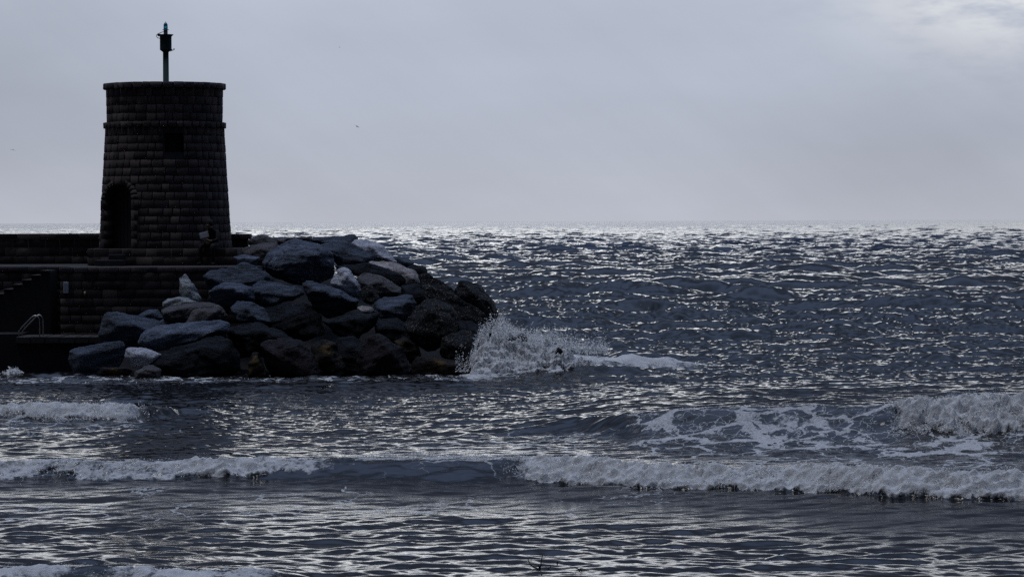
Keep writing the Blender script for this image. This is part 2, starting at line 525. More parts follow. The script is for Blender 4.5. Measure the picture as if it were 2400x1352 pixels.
def water_mat():
    t = NT('sea_water')
    g = t.n('ShaderNodeNewGeometry')
    P = g.outputs['Position']
    sep = t.n('ShaderNodeSeparateXYZ', {0: P})
    y = sep.outputs[1]
    near = t.math('SUBTRACT', 1.0, t.smooth(y, 45.0, 120.0))
    deep = t.smooth(y, 180.0, 600.0)
    nmud = t.n('ShaderNodeTexNoise', {'Vector': P, 'Scale': 0.12, 'Detail': 3.0})
    base = t.mix(near, (0.009, 0.011, 0.014, 1), (0.010, 0.010, 0.013, 1))
    base = t.mix(deep, base, (0.005, 0.020, 0.058, 1))
    base = t.mix(t.math('MULTIPLY', t.smooth(nmud.outputs[0], .48, .66), t.math('SUBTRACT', .5, t.math('MULTIPLY', deep, .5))), base, (0.022, 0.018, 0.015, 1))
    t.l(base, t.b.inputs['Base Color'])
    t.b.inputs['IOR'].default_value = 1.333
    rg = t.math('MULTIPLY_ADD', t.smooth(y, 60, 900), 0.06, 0.03)
    t.l(rg, t.b.inputs['Roughness'])
    m1 = t.n('ShaderNodeMapping', {'Vector': P, 'Scale': (0.55, 1.0, 1.0)})
    n1 = t.n('ShaderNodeTexNoise', {'Vector': m1.outputs[0], 'Scale': 6.0, 'Detail': 5.0, 'Roughness': 0.6, 'Distortion': 0.4})
    n2 = t.n('ShaderNodeTexNoise', {'Vector': m1.outputs[0], 'Scale': 1.1, 'Detail': 5.0, 'Roughness': 0.6, 'Distortion': 0.3})
    n3 = t.n('ShaderNodeTexNoise', {'Vector': m1.outputs[0], 'Scale': 0.35, 'Detail': 6.0, 'Roughness': 0.62})
    farf = t.smooth(y, 90, 300)
    hh = t.math('ADD', t.math('MULTIPLY', n1.outputs[0], 0.008), t.math('MULTIPLY', n2.outputs[0], t.math('MULTIPLY', farf, 0.04)))
    hh = t.math('ADD', hh, t.math('MULTIPLY', n3.outputs[0], t.math('MULTIPLY', t.smooth(y, 400, 2000), 0.5)))
    bp = t.n('ShaderNodeBump', {'Strength': 0.8, 'Distance': 1.0, 'Height': hh})
    t.l(bp.outputs[0], t.b.inputs['Normal'])
    # foam cover
    af = t.n('ShaderNodeAttribute', attribute_name='foam').outputs['Fac']
    al = t.n('ShaderNodeAttribute', attribute_name='lace').outputs['Fac']
    warp = t.n('ShaderNodeTexNoise', {'Vector': P, 'Scale': 1.3, 'Detail': 4.0, 'Roughness': 0.6})
    wv = t.n('ShaderNodeVectorMath', {0: warp.outputs[1], 1: (0.5, 0.5, 0.5)}, operation='SUBTRACT')
    wv2 = t.n('ShaderNodeVectorMath', {0: wv.outputs[0], 3: 0.75}, operation='SCALE')
    pw = t.n('ShaderNodeVectorMath', {0: P, 1: wv2.outputs[0]}, operation='ADD')
    pm = t.n('ShaderNodeMapping', {'Vector': pw.outputs[0], 'Scale': (0.85, 0.80, 2.6)})
    vo = t.n('ShaderNodeTexVoronoi', {'Vector': pm.outputs[0], 'Scale': 1.15}, feature='DISTANCE_TO_EDGE')
    vo2 = t.n('ShaderNodeTexVoronoi', {'Vector': pm.outputs[0], 'Scale': 3.4}, feature='DISTANCE_TO_EDGE')
    fn = t.n('ShaderNodeTexNoise', {'Vector': pw.outputs[0], 'Scale': 4.5, 'Detail': 7.0, 'Roughness': 0.7})
    fine = t.n('ShaderNodeTexNoise', {'Vector': P, 'Scale': 24.0, 'Detail': 4.0, 'Roughness': 0.7})
    # cell walls widen as lace grows
    big = t.n('ShaderNodeTexNoise', {'Vector': P, 'Scale': .9, 'Detail': 3.0})
    w1 = t.math('MULTIPLY', t.math('POWER', al, 1.6), t.math('MULTIPLY', t.smooth(big.outputs[0], .34, .66), 0.40))
    l1 = t.math('SUBTRACT', 1.0, t.math('DIVIDE', vo.outputs[0], t.math('ADD', t.math('MULTIPLY', w1, t.math('MULTIPLY_ADD', fn.outputs[0], 2.4, -.55)), .001)))
    w2 = t.math('MULTIPLY', t.math('POWER', al, 3.0), 0.12)
    l2 = t.math('SUBTRACT', 1.0, t.math('DIVIDE', vo2.outputs[0], t.math('ADD', t.math('MULTIPLY', w2, fn.outputs[0]), .001)))
    l2 = t.math('MULTIPLY', l2, 0.7)
    lc = t.math('MAXIMUM', t.smooth(l1, 0.0, 0.40), t.smooth(l2, 0.0, 0.6))
    film = t.math('MULTIPLY', t.smooth(t.math('MULTIPLY_ADD', fn.outputs[0], 1.0, t.math('MULTIPLY', al, .38)), .60, .84), t.math('MULTIPLY', 0.32, t.math('SUBTRACT', 1.0, t.math('MULTIPLY', .8, t.smooth(al, .42, .6)))))
    lc = t.math('MAXIMUM', lc, film)
    lc = t.math('MULTIPLY', lc, t.smooth(al, 0.08, 0.3))
    lc = t.math('MULTIPLY', lc, t.math('MULTIPLY_ADD', t.smooth(fine.outputs[0], .3, .62), .5, .5))
    fs = t.math('ADD', af, t.math('MULTIPLY', t.math('SUBTRACT', fn.outputs[0], .5), 1.5))
    fs = t.smooth(t.math('ADD', fs, t.math('MULTIPLY', t.math('SUBTRACT', fine.outputs[0], .5), .6)), 0.40, 0.78)
    fs = t.math('MULTIPLY', fs, t.smooth(af, 0.05, 0.3))
    fac = t.math('MULTIPLY', t.math('MAXIMUM', fs, lc), 0.95)
    fb = t.n('ShaderNodeBump', {'Strength': 0.8, 'Distance': 0.06, 'Height': t.math('ADD', fn.outputs[0], t.math('MULTIPLY', fine.outputs[0], .4))})
    fsd = foam_shader(t, fb.outputs[0], .08)
    mx = t.n('ShaderNodeMixShader', {0: fac, 1: t.b.outputs[0], 2: fsd})
    t.l(mx.outputs[0], t.out.inputs[0])
    return t.m


water = link('water', me, water_mat())
tag(water, kind='structure')


def spray_mat():
    t = NT('whitewater_foam')
    g = t.n('ShaderNodeNewGeometry')
    n1 = t.n('ShaderNodeTexNoise', {'Vector': g.outputs['Position'], 'Scale': 7.0, 'Detail': 4.0, 'Roughness': 0.6})
    v1 = t.n('ShaderNodeVectorMath', {0: n1.outputs[1], 1: (.5, .5, .5)}, operation='SUBTRACT').outputs[0]
    v1 = t.n('ShaderNodeVectorMath', {0: v1, 3: 1.2}, operation='SCALE').outputs[0]
    v2 = t.n('ShaderNodeVectorMath', {0: g.outputs['Normal'], 3: .2}, operation='SCALE').outputs[0]
    v = t.n('ShaderNodeVectorMath', {0: v1, 1: v2}, operation='ADD').outputs[0]
    v = t.n('ShaderNodeVectorMath', {0: v, 1: (0, -.1, .9)}, operation='ADD').outputs[0]
    v = t.n('ShaderNodeVectorMath', {0: v}, operation='NORMALIZE').outputs[0]
    neg = t.n('ShaderNodeVectorMath', {0: v, 3: -1.0}, operation='SCALE').outputs[0]
    df = t.n('ShaderNodeBsdfDiffuse', {'Color': (0.95, 0.955, 0.97, 1), 'Normal': v})
    tr = t.n('ShaderNodeBsdfTranslucent', {'Color': (0.93, 0.95, 0.97, 1), 'Normal': neg})
    mx = t.n('ShaderNodeMixShader', {0: .5, 1: df.outputs[0], 2: tr.outputs[0]})
    t.l(mx.outputs[0], t.out.inputs[0])
    return t.m


SPRAY = spray_mat()

# icosahedron
_p = (1 + 5 ** .5) / 2
ICV = np.array([(-1, _p, 0), (1, _p, 0), (-1, -_p, 0), (1, -_p, 0), (0, -1, _p), (0, 1, _p), (0, -1, -_p), (0, 1, -_p), (_p, 0, -1), (_p, 0, 1), (-_p, 0, -1), (-_p, 0, 1)], dtype=float)
ICV /= np.linalg.norm(ICV[0])
ICF = np.array([(0, 11, 5), (0, 5, 1), (0, 1, 7), (0, 7, 10), (0, 10, 11), (1, 5, 9), (5, 11, 4), (11, 10, 2), (10, 7, 6), (7, 1, 8), (3, 9, 4), (3, 4, 2), (3, 2, 6), (3, 6, 8), (3, 8, 9), (4, 9, 5), (2, 4, 11), (6, 2, 10), (8, 6, 7), (9, 8, 1)])


_ha = np.arange(6) * np.pi / 3
FLV = np.concatenate([[[0, 0, .35]], np.stack([np.cos(_ha), np.sin(_ha), np.zeros(6)], 1)])
FLF = np.array([(0, 1 + k, 1 + (k + 1) % 6) for k in range(6)])


def blobs(name, P, r, label, grow=1.5):
    """whitewater: a cloud of little cupped scraps of bubble film, turned every way"""
    n = len(P)
    q = rng.normal(size=(n, 4)); q /= np.linalg.norm(q, axis=1)[:, None]
    w, x, y, z = q.T
    Rm = np.stack([np.stack([1 - 2 * (y * y + z * z), 2 * (x * y - w * z), 2 * (x * z + w * y)], -1),
                   np.stack([2 * (x * y + w * z), 1 - 2 * (x * x + z * z), 2 * (y * z - w * x)], -1),
                   np.stack([2 * (x * z - w * y), 2 * (y * z + w * x), 1 - 2 * (x * x + y * y)], -1)], 1)
    jit = 1 + .7 * (rng.random((n, 7, 1)) - .5)
    V = np.einsum('nij,nvj->nvi', Rm, FLV[None] * jit) * (r * grow)[:, None, None]
    V = (V + P[:, None, :]).reshape(-1, 3)
    Fc = (FLF[None] + 7 * np.arange(n)[:, None, None]).reshape(-1, 3)
    me = mesh_np(name, V, Fc, True)
    o = link(name, me, SPRAY)
    return tag(o, label, 'breaking wave', None, 'stuff')


def breaker(name, label, W, wig, seed, amp_fn, x0, x1, n, wlen, rmin, rmax, up=.10, rag=0.6):
    x = rng.uniform(x0, x1, n)
    yc, h = crest(W, x, wig, seed)
    lob = fbm(x * 1.1 + seed, x * 0 + 2.2, 4, .6)          # tongues of foam running ahead
    w = wlen * (0.15 + 1.7 * lob)
    v = np.where(rng.random(n) < .6, rng.random(n) ** 2.2, 1 - .35 * rng.random(n))     # 0 on the lip, 1 at the toe
    s = .22 - (w + .22) * v
    y = yc + s
    hole = .6 * fbm(x * 6.5 + seed, y * 9, 4, .6) + .4 * fbm(x * 1.9 + seed, y * 4.5, 4, .6)
    big = fbm(x * .8 + 2 * seed, y * 2.0, 3)
    keep = (rng.random(n) < amp_fn(x)) & (hole + .5 * (big - .5) > .36 + .20 * rng.random(n) * rag)
    x, y, s, hole, v = x[keep], y[keep], s[keep], hole[keep], v[keep]
    z = sea(x, y)
    lump = fbm(x * 3.6 + seed, y * 4.4, 5, .65)
    n2 = len(x)
    top = np.clip((lump - .32) * 2.6, 0, 1.2) * up * 1.9
    z = z + .01 + top * rng.random(n2) ** .7
    r = rmin + (rmax - rmin) * rng.random(n2) ** 3.2
    # spray thrown up off the lip
    m = (rng.random(n2) < .6) & (s > -.12)
    z = np.where(m, z + rng.exponential(.03, n2) * (.2 + 1.6 * lump), z)
    m2 = (rng.random(n2) < .10) & (v > .7)
    y = np.where(m2, y - rng.exponential(.10, n2), y)
    r = np.where(m | m2, rmin * .6, r)
    P = np.stack([x, y, z], 1)
    return blobs(name, P, r, label)


def xr(W, pa, pb):
    f = lambda px: (px - 1200) / F * float(np.interp((px - 1200) / F * 50, W[0], W[1]))
    return f(pa), f(pb)


a, b = xr(W1, 1170, 2800)
breaker('breaking_wave_foam', 'long lumpy roll of white foam on the nearest breaker, right of the dark unbroken lip', W1, .16, 3.0, br1R, a, b, 26000, .46, .004, .011, .075)
a, b = xr(W1, -300, 800)
breaker('breaking_wave_foam', 'thin ragged grey foam roll on the nearest breaker, left of the dark unbroken lip', W1, .16, 3.0, lambda x: br1L(x) * (.12 + 1.1 * sst(fbm(x * 1.1, x * 0 + 4, 3), .38, .65)), a, b, 16000, .44, .004, .010, .05, 1.0)
a, b = xr(W1, 740, 1240)
breaker('breaking_wave_foam', 'sparse flecks of foam along the dark unbroken lip of the nearest breaker', W1, .16, 3.0, lambda x: np.clip(br1M(x) * .7, 0, 1), a, b, 14000, .12, .004, .009, .05, 1.0)
a, b = xr(W2, 2040, 2800)
breaker('breaking_wave_foam', 'tall white tumbling foam of the second breaker at the right edge', W2, .2, 11.0, br2, a, b, 26000, 1.1, .005, .013, .12, .6)
a, b = xr(W4, -300, 420)
breaker('breaking_wave_foam', 'small low roll of white foam at the left edge, in front of the quay', W4, .2, 23.0, br4, a, b, 14000, .45, .005, .012, .07, .8)
a, b = xr(W5, -300, 700)
breaker('breaking_wave_foam', 'foam roll cut by the bottom left corner of the picture', W5, .2, 29.0, br5, a, b, 9000, .75, .003, .008, .03, .9)

# splash thrown up at the end of the breakwater
top = [(1100, 866), (1114, 812), (1124, 778), (1144, 758), (1166, 754), (1190, 768), (1215, 780), (1240, 788), (1270, 786), (1300, 784), (1325, 796), (1350, 812), (1400, 816), (1460, 816), (1530, 816), (1600, 818), (1720, 832)]
tx = np.array([at(p, q, 79.6).x for p, q in top]); tz = np.array([at(p, q, 79.6).z for p, q in top])
def plume(name, label, x0, x1, Yc, sy, zx, amp, seed, nx, ny, spin=1.0):
    """a burst of whitewater: a torn, billowing body of foam"""
    xx = np.linspace(x0, x1, nx); vv = np.linspace(-1, 1, ny)
    GXp, GV = np.meshgrid(xx, vv, indexing='ij')
    prof = np.clip(1 - np.abs(GV) ** 1.25, 0, 1)
    zt_ = zx(GXp)
    jag = fbm(GXp * 4.6 + seed, GV * 1.6 + seed, 5, .68)
    zz = zt_ * prof * (.36 + .92 * jag) - .12 * np.abs(GV)
    yy = Yc + sy * GV * (.6 + .4 * np.clip(zt_, 0, 1))
    b1_ = 1 - np.abs(2 * fbm(GXp * 2.6 + seed, zz * 3.2 + yy * 1.7, 4, .6) - 1)
    b2_ = fbm(GXp * 9 + seed, zz * 9 + yy * 6, 4, .65) - .45
    dd = amp * ((b1_ - .6) * 1.3 + .9 * b2_) * np.clip(zt_ * 2.5, .1, 1)
    yy = yy - dd * 1.2
    zz = zz + dd * (.25 + prof * .6)
    xxp = GXp + dd * .5 * np.sign(GXp - .5 * (x0 + x1)) * .6
    iv = np.arange(GXp.size).reshape(GXp.shape)
    q = np.stack([iv[:-1, :-1], iv[1:, :-1], iv[1:, 1:], iv[:-1, 1:]], -1).reshape(-1, 4)
    return np.stack([xxp.ravel(), yy.ravel(), zz.ravel()], 1), q


def body_mat():
    t = NT('solid_whitewater')
    g = t.n('ShaderNodeNewGeometry')
    nz = t.n('ShaderNodeTexNoise', {'Vector': g.outputs['Position'], 'Scale': 13.0, 'Detail': 7.0, 'Roughness': 0.7})
    bp = t.n('ShaderNodeBump', {'Strength': 0.7, 'Distance': 0.05, 'Height': nz.outputs[0]})
    t.l(foam_shader(t, bp.outputs[0], .10), t.out.inputs[0])
    return t.m


BODY = body_mat()
zfun = lambda x: np.interp(x, tx, tz) * (1 - .55 * sst(x, tx[9], tx[12]))
Vb, Qb = plume('p', '', tx[0] - .02, tx[12], 79.8, 1.35, zfun, .17, 2.0, 320, 130)
splash = link('sea_splash', mesh_np('sea_splash', Vb, Qb, True), BODY)
tag(splash, 'white splash bursting up against the seaward end of the breakwater boulders', 'splash', None, 'stuff')
n = 9000
x = tx[0] + (tx[12] - tx[0]) * rng.random(n)
k = rng.integers(0, len(Vb), n)
P = Vb[k] + rng.normal(0, .035, (n, 3)) + np.array([0, -.02, .02])
sel = (rng.random(n) < .05) | (Vb[k][:, 2] > .85 * zfun(Vb[k][:, 0]))
P = P[sel & (P[:, 2] > .0)]
P[:, 2] += rng.exponential(.028, len(P))
r = .004 + .009 * rng.random(len(P)) ** 3
n = 6000                        # loose droplets flying off
xd = tx[0] - .35 + (tx[11] + 1.2 - tx[0]) * rng.random(n)
zd = np.interp(xd, tx, tz) * (.75 + .25 * rng.random(n)) + rng.exponential(.085, n) * (0.4 + 1.4 * fbm(xd * 2, xd * 0, 2))
Pd = np.stack([xd, 79.5 + rng.normal(0, .4, n), zd], 1)
P = np.concatenate([P, Pd]); r = np.concatenate([r, .005 + .009 * rng.random(n) ** 2])
o = blobs('splash_droplets', P, r, 'loose droplets flung up around the splash at the seaward end')
o['category'] = 'spray'
top2 = [(1166, 766), (1172, 735), (1186, 736), (1215, 750), (1245, 772), (1290, 800)]
tx2 = np.array([at(p, q, 82.6).x for p, q in top2]); tz2 = np.array([at(p, q, 82.6).z for p, q in top2])
Vb, Qb = plume('p', '', tx2[0] - .05, tx2[-1], 82.7, .7, lambda x: np.interp(x, tx2, tz2), .16, 7.0, 150, 80)
o = link('sea_splash', mesh_np('sea_splash', Vb, Qb, True), BODY)
tag(o, 'smaller plume of spray behind the outermost dark boulder', 'splash', None, 'stuff')
n = 16000
k = rng.integers(0, len(Vb), n)
P = Vb[k] + rng.normal(0, .03, (n, 3)); P[:, 2] += rng.exponential(.025, n)
P = P[Vb[k][:, 2] > .3]
o = blobs('splash_droplets', P, .004 + .008 * rng.random(len(P)) ** 3, 'loose droplets above the smaller plume behind the outermost boulder')
o['category'] = 'spray'
# low wash on the surface streaming right, and a slap against the landing
n = 24000
x = rng.uniform(wx0 + 1.8, wx1, n)
tt = (x - wx0) / (wx1 - wx0)
y = 80.2 + 3.6 * tt + rng.normal(0, 1, n) * (1.3 - .8 * tt)
k = (fbm(x * 1.3, y * 2.4, 4) > .40 + .20 * tt + .12 * rng.random(n))
x, y = x[k], y[k]
z = sea(x, y) + .08 * np.clip(fbm(x * 2, y * 2, 3) - .3, 0, 1)
o = blobs('foam_wash', np.stack([x, y, z], 1), .004 + .010 * rng.random(len(x)) ** 3, 'flat streak of foam washing away to the right of the splash')
o['category'] = 'foam'
p0 = at(30, 850, 81.5)
n = 420
x = p0.x + rng.normal(0, .10, n); y = 81.5 + rng.normal(0, .2, n)
z = sea(x, y) + np.abs(rng.normal(0, .075, n)) * np.exp(-((x - p0.x) / .3) ** 2)
o = blobs('sea_splash', np.stack([x, y, z], 1), .006 + .022 * rng.random(n) ** 3, 'small dim splash below the landing at the left edge')
o['category'] = 'splash'

# ------------------------------------------------------------------ masonry helper
class Masonry:
    """squared blocks laid in courses over any surface (u along, z up, d outwards)"""
    def __init__(self, fn):
        self.fn = fn; self.v = []; self.f = []; self.t = []

    def block(self, u0, u1, z0, z1, d=0.0, back=0.06, gap=0.006, tint=None, rough=0.006):
        ins = min(.010, (u1 - u0) * .2, (z1 - z0) * .2)
        b = len(self.v)
        j = lambda s: random.uniform(-s, s)
        t = .5 + .6 * (random.random() - .5) + (.25 * (random.random() - .5) if random.random() < .25 else 0) if tint is None else tint
        u0 += gap * 1.3; u1 -= gap * 1.3; z0 += gap * .6; z1 -= gap * .6
        for (u, z) in ((u0, z0), (u1, z0), (u1, z1), (u0, z1)):
            self.v.append(self.fn(u, z, d - back))
        for (u, z) in ((u0, z0), (u1, z0), (u1, z1), (u0, z1)):
            self.v.append(self.fn(u + j(.004), z + j(.004), d - .004 + j(.002)))
        for (u, z) in ((u0 + ins, z0 + ins), (u1 - ins, z0 + ins), (u1 - ins, z1 - ins), (u0 + ins, z1 - ins)):
            self.v.append(self.fn(u + j(.008), z + j(.008), d + .004 + j(rough)))
        self.t += [t] * 12
        for a in (0, 4):
            for i in range(4):
                k = (i + 1) % 4
                self.f.append((b + a + i, b + a + k, b + a + 4 + k, b + a + 4 + i))
        self.f.append((b + 8, b + 9, b + 10, b + 11))
        self.f.append((b + 3, b + 2, b + 1, b))

    def courses(self, u0, u1, z0, z1, ch, bw, d=0.0, clip=None, closed=False, var=.35, **kw):
        nc = max(1, round((z1 - z0) / ch)); h = (z1 - z0) / nc
        for c in range(nc):
            za, zb = z0 + c * h, z0 + (c + 1) * h
            u = u0 if closed else u0
            off = random.random() * bw
            cuts = [u0]
            u = u0 + bw * (.4 + .6 * random.random())
            while u < u1 - bw * .45:
                cuts.append(u); u += bw * random.uniform(1 - var, 1 + var)
            cuts.append(u1)
            for a, b in zip(cuts[:-1], cuts[1:]):
                segs = clip(a, b, za, zb) if clip else [(a, b)]
                for (p, q) in segs:
                    if q - p > .05:
                        self.block(p, q, za, zb, d, **kw)

    def obj(self, name, mat, parent):
        me = mesh_np(name, np.array([tuple(p) for p in self.v]), np.array(self.f))
        a = me.attributes.new('tint', 'FLOAT', 'POINT')
        a.data.foreach_set('value', np.array(self.t, dtype=np.float32))
        return link(name, me, mat, parent)


def box(bm, x0, x1, y0, y1, z0, z1):
    vs = [bm.verts.new(p) for p in ((x0, y0, z0), (x1, y0, z0), (x1, y1, z0), (x0, y1, z0), (x0, y0, z1), (x1, y0, z1), (x1, y1, z1), (x0, y1, z1))]
    for q in ((3, 2, 1, 0), (4, 5, 6, 7), (0, 1, 5, 4), (1, 2, 6, 5), (2, 3, 7, 6), (3, 0, 4, 7)):
        bm.faces.new([vs[i] for i in q])


def lathe(prof, n=32, cx=0, cy=0, bm=None):
    bm = bm or bmesh.new()
    rings = []
    for (r, z) in prof:
        rings.append([bm.verts.new((cx + r * math.cos(2 * math.pi * i / n), cy + r * math.sin(2 * math.pi * i / n), z)) for i in range(n)])
    for a, b in zip(rings[:-1], rings[1:]):
        for i in range(n):
            k = (i + 1) % n
            bm.faces.new((a[i], a[k], b[k], b[i]))
    bm.faces.new(rings[0][::-1]); bm.faces.new(rings[-1])
    return bm


def tube(bm, pts, r, n=8):
    pts = [Vector(p) for p in pts]
    rr = r if isinstance(r, (list, tuple)) else [r] * len(pts)
    rings = []
    for i, p in enumerate(pts):
        d = (pts[min(i + 1, len(pts) - 1)] - pts[max(i - 1, 0)]).normalized()
        up = Vector((0, 0, 1)) if abs(d.z) < .9 else Vector((0, 1, 0))
        a = d.cross(up).normalized(); b = d.cross(a).normalized()
        rings.append([bm.verts.new(p + (a * math.cos(2 * math.pi * k / n) + b * math.sin(2 * math.pi * k / n)) * rr[i]) for k in range(n)])
    for a, b in zip(rings[:-1], rings[1:]):
        for k in range(n):
            bm.faces.new((a[k], a[(k + 1) % n], b[(k + 1) % n], b[k]))
    bm.faces.new(rings[0][::-1]); bm.faces.new(rings[-1])


# ------------------------------------------------------------------ the tower
TY = 90.0
tb = at(388, 582, TY)
TXc = tb.x
zt = lambda py: at(385, py, TY).z
Z_BASE, Z_B0, Z_B1, Z_C0, Z_C1 = zt(582), zt(302), zt(288), zt(211), zt(197)
S = 82.0
R_BASE, R_NECK, R_UP0, R_UP1, R_BAND, R_CAP = 155.5 / S, 138.5 / S, 134.5 / S, 136 / S, 142.5 / S, 142.5 / S


def rad(z):
    if z <= Z_B0: return R_BASE + (R_NECK - R_BASE) * ((z - Z_BASE) / (Z_B0 - Z_BASE)) ** .92 if z > Z_BASE else R_BASE
    return R_UP0 + (R_UP1 - R_UP0) * (z - Z_B1) / (Z_C0 - Z_B1)


def cyl(rf):
    def fn(u, z, d):          # u = angle (rad), 0 faces the beach, positive to the right
        r = rf(z) + d
        return (TXc + r * math.sin(u), TY - r * math.cos(u), z)
    return fn


tower = empty('watch_tower', (TXc, TY, Z_BASE - .46), 'squat round tapering stone tower of granite blocks with arched doorway, on the quay head', 'tower')
TH = R(-41)
DW, D_SPR, D_APX = .56, zt(468), zt(432)
WPX = math.asin((408.5 - 388) / S / rad(zt(340))) + R(6.3)
WW, W_Z0, W_Z1 = 20.5 / S, zt(360), zt(320)


def door_half(z):
    if z < Z_BASE - .05 or z > D_APX: return 0
    if z < D_SPR: return DW
    return DW * math.sqrt(max(0, 1 - ((z - D_SPR) / (D_APX - D_SPR)) ** 2))


def clip_low(a, b, z0, z1):
    """a, b angles -> pieces outside door and window"""
    out = [(a, b)]
    zm = .5 * (z0 + z1); r = rad(zm)
    hw = door_half(z0 + .25 * (z1 - z0))
    cuts = []
    if hw > 0: cuts.append((TH - (hw + .10) / r, TH + (hw + .10) / r))
    if z1 > W_Z0 and z0 < W_Z1: cuts.append((WPX - (WW + .03) / r, WPX + (WW + .03) / r))
    for (c, d) in cuts:
        nw = []
        for (p, q) in out:
            if q <= c or p >= d: nw.append((p, q)); continue
            if p < c: nw.append((p, c))
            if q > d: nw.append((d, q))
        out = nw
    return out


mw = Masonry(cyl(rad))
mw.courses(-math.pi, math.pi, Z_BASE, Z_B0, .228, .172, clip=clip_low, var=.3)
mw.obj('wall', STONE, tower)
mw = Masonry(cyl(rad))
mw.courses(-math.pi, math.pi, Z_B1, Z_C0, .236, .172, var=.3)
mw.obj('wall', STONE, tower)
# mortar core with the two openings left out
v = []; f = []
na = 240
zl = list(np.arange(Z_BASE, Z_C1 + .01, .06))
for z in zl:
    r = rad(z) - .018
    for i in range(na):
        t_ = -math.pi + 2 * math.pi * i / na
        v.append((TXc + r * math.sin(t_), TY - r * math.cos(t_), z))
for k in range(len(zl) - 1):
    for i in range(na):
        t_ = -math.pi + 2 * math.pi * (i + .5) / na; z = zl[k] + .03; r = rad(z)
        dd = r * (t_ - TH)
        if abs(dd) < door_half(z) + .06 and abs(dd) > -1: 
            if door_half(z) > 0: continue
        if W_Z0 - .02 < z < W_Z1 + .02 and abs(r * (t_ - WPX)) < WW + .015: continue
        f.append((k * na + i, k * na + (i + 1) % na, (k + 1) * na + (i + 1) % na, (k + 1) * na + i))
link('mortar_core', mesh_np('mortar_core', v, f), MORTAR, tower)
# projecting belt course and coping
mb = Masonry(cyl(lambda z: R_BAND))
mb.courses(-math.pi, math.pi, Z_B0, Z_B1, .17, .135, var=.18, back=.14, gap=.010, rough=.008)
mb.obj('belt_course', STONE_PALE, tower)
mc = Masonry(cyl(lambda z: R_CAP))
mc.courses(-math.pi, math.pi, Z_C0, Z_C1, .20, .17, var=.3, back=.30, gap=.009, rough=.008)
mc.obj('coping', STONE_PALE, tower)
bm = lathe([(R_CAP - .10, Z_C1 - .10), (R_CAP - .10, Z_C1 - .02), (.3, Z_C1 + .03)], 48, TXc, TY)
bm_obj('roof_terrace', bm, MORTAR, tower)

# arched doorway: voussoir surround standing slightly proud, dark door set deep
n_ = Vector((math.sin(TH), -math.cos(TH), 0)); t_v = Vector((math.cos(TH), math.sin(TH), 0))
DR = R_BASE * math.cos(.30) - .06
base = Vector((TXc, TY, 0))


def dpt(u, z, d): return tuple(base + n_ * (DR + d) + t_v * u + Vector((0, 0, z)))


ms = Masonry(dpt)
zz = Z_BASE
while zz < D_SPR - .1:
    z2 = min(zz + random.uniform(.20, .30), D_SPR)
    for sgn in (-1, 1):
        a, b = sorted((sgn * DW, sgn * (DW + .15)))
        ms.block(a, b, zz, z2, .07, back=.42, gap=.002, tint=random.uniform(.3, .9))
    zz = z2
na_ = 13
for i in range(na_):
    a0, a1 = math.pi * i / na_ + .004, math.pi * (i + 1) / na_ - .004
    b = len(ms.v)
    hA = D_APX - D_SPR
    for (rr, aa) in ((0, a0), (0.14, a0), (.14, a1), (0, a1)):
        ms.v.append(dpt((DW + rr) * math.cos(aa), D_SPR + (hA + rr) * math.sin(aa), -.35))
    for (rr, aa) in ((0, a0), (0.14, a0), (.14, a1), (0, a1)):
        ms.v.append(dpt((DW + rr) * math.cos(aa), D_SPR + (hA + rr) * math.sin(aa), .07 - .07 * math.sin(aa)))
    ms.t += [random.uniform(.3, .9)] * 8
    for q in ((0, 1, 5, 4), (1, 2, 6, 5), (2, 3, 7, 6), (3, 0, 4, 7), (4, 5, 6, 7), (3, 2, 1, 0)):
        ms.f.append(tuple(b + k for k in q))
ms.obj('doorway_surround', STONE_DARK, tower)
bm = bmesh.new()
arch = [(-DW, Z_BASE), (DW, Z_BASE)] + [(DW * math.cos(math.pi * i / 20), D_SPR + (D_APX - D_SPR) * math.sin(math.pi * i / 20)) for i in range(21)]
fr = [bm.verts.new(dpt(u, z, -.30)) for u, z in arch]; bk = [bm.verts.new(dpt(u, z, -.36)) for u, z in arch]
bm.faces.new(fr); bm.faces.new(bk[::-1])
for i in range(len(fr)):
    k = (i + 1) % len(fr); bm.faces.new((fr[i], bk[i], bk[k], fr[k]))
for i in range(-3, 4):        # plank battens
    u = i * .15
    top_ = D_SPR + (D_APX - D_SPR) * math.sqrt(max(0, 1 - ((abs(u) + .02) / DW) ** 2)) - .02
    ps = [dpt(u - .012, Z_BASE + .02, -.285), dpt(u + .012, Z_BASE + .02, -.285), dpt(u + .012, top_, -.285), dpt(u - .012, top_, -.285)]
    ps2 = [dpt(u - .012, Z_BASE + .02, -.31), dpt(u + .012, Z_BASE + .02, -.31), dpt(u + .012, top_, -.31), dpt(u - .012, top_, -.31)]
    A = [bm.verts.new(p) for p in ps]; B = [bm.verts.new(p) for p in ps2]
    bm.faces.new(A)
    for q in range(4): bm.faces.new((A[q], B[q], B[(q + 1) % 4], A[(q + 1) % 4]))
door = bm_obj('door', bm, WOOD, tower)
bm = bmesh.new()
tube(bm, [dpt(.38, Z_BASE + .85, -.285), dpt(.38, Z_BASE + .85, -.24), dpt(.38, Z_BASE + 1.0, -.24), dpt(.38, Z_BASE + 1.0, -.285)], .012)
hd = bm_obj('handle', bm, BLACKM, None); hd.parent = door; hd.matrix_parent_inverse = door.matrix_world.inverted() @ Matrix.Translation(-tower.location)

# square window with a plain frame and dark shutter
nW = Vector((math.sin(WPX), -math.cos(WPX), 0)); tW = Vector((math.cos(WPX), math.sin(WPX), 0))
WR = rad(zt(340))


def wpt(u, z, d): return tuple(base + nW * (WR + d) + tW * u + Vector((0, 0, z)))


bm = bmesh.new()


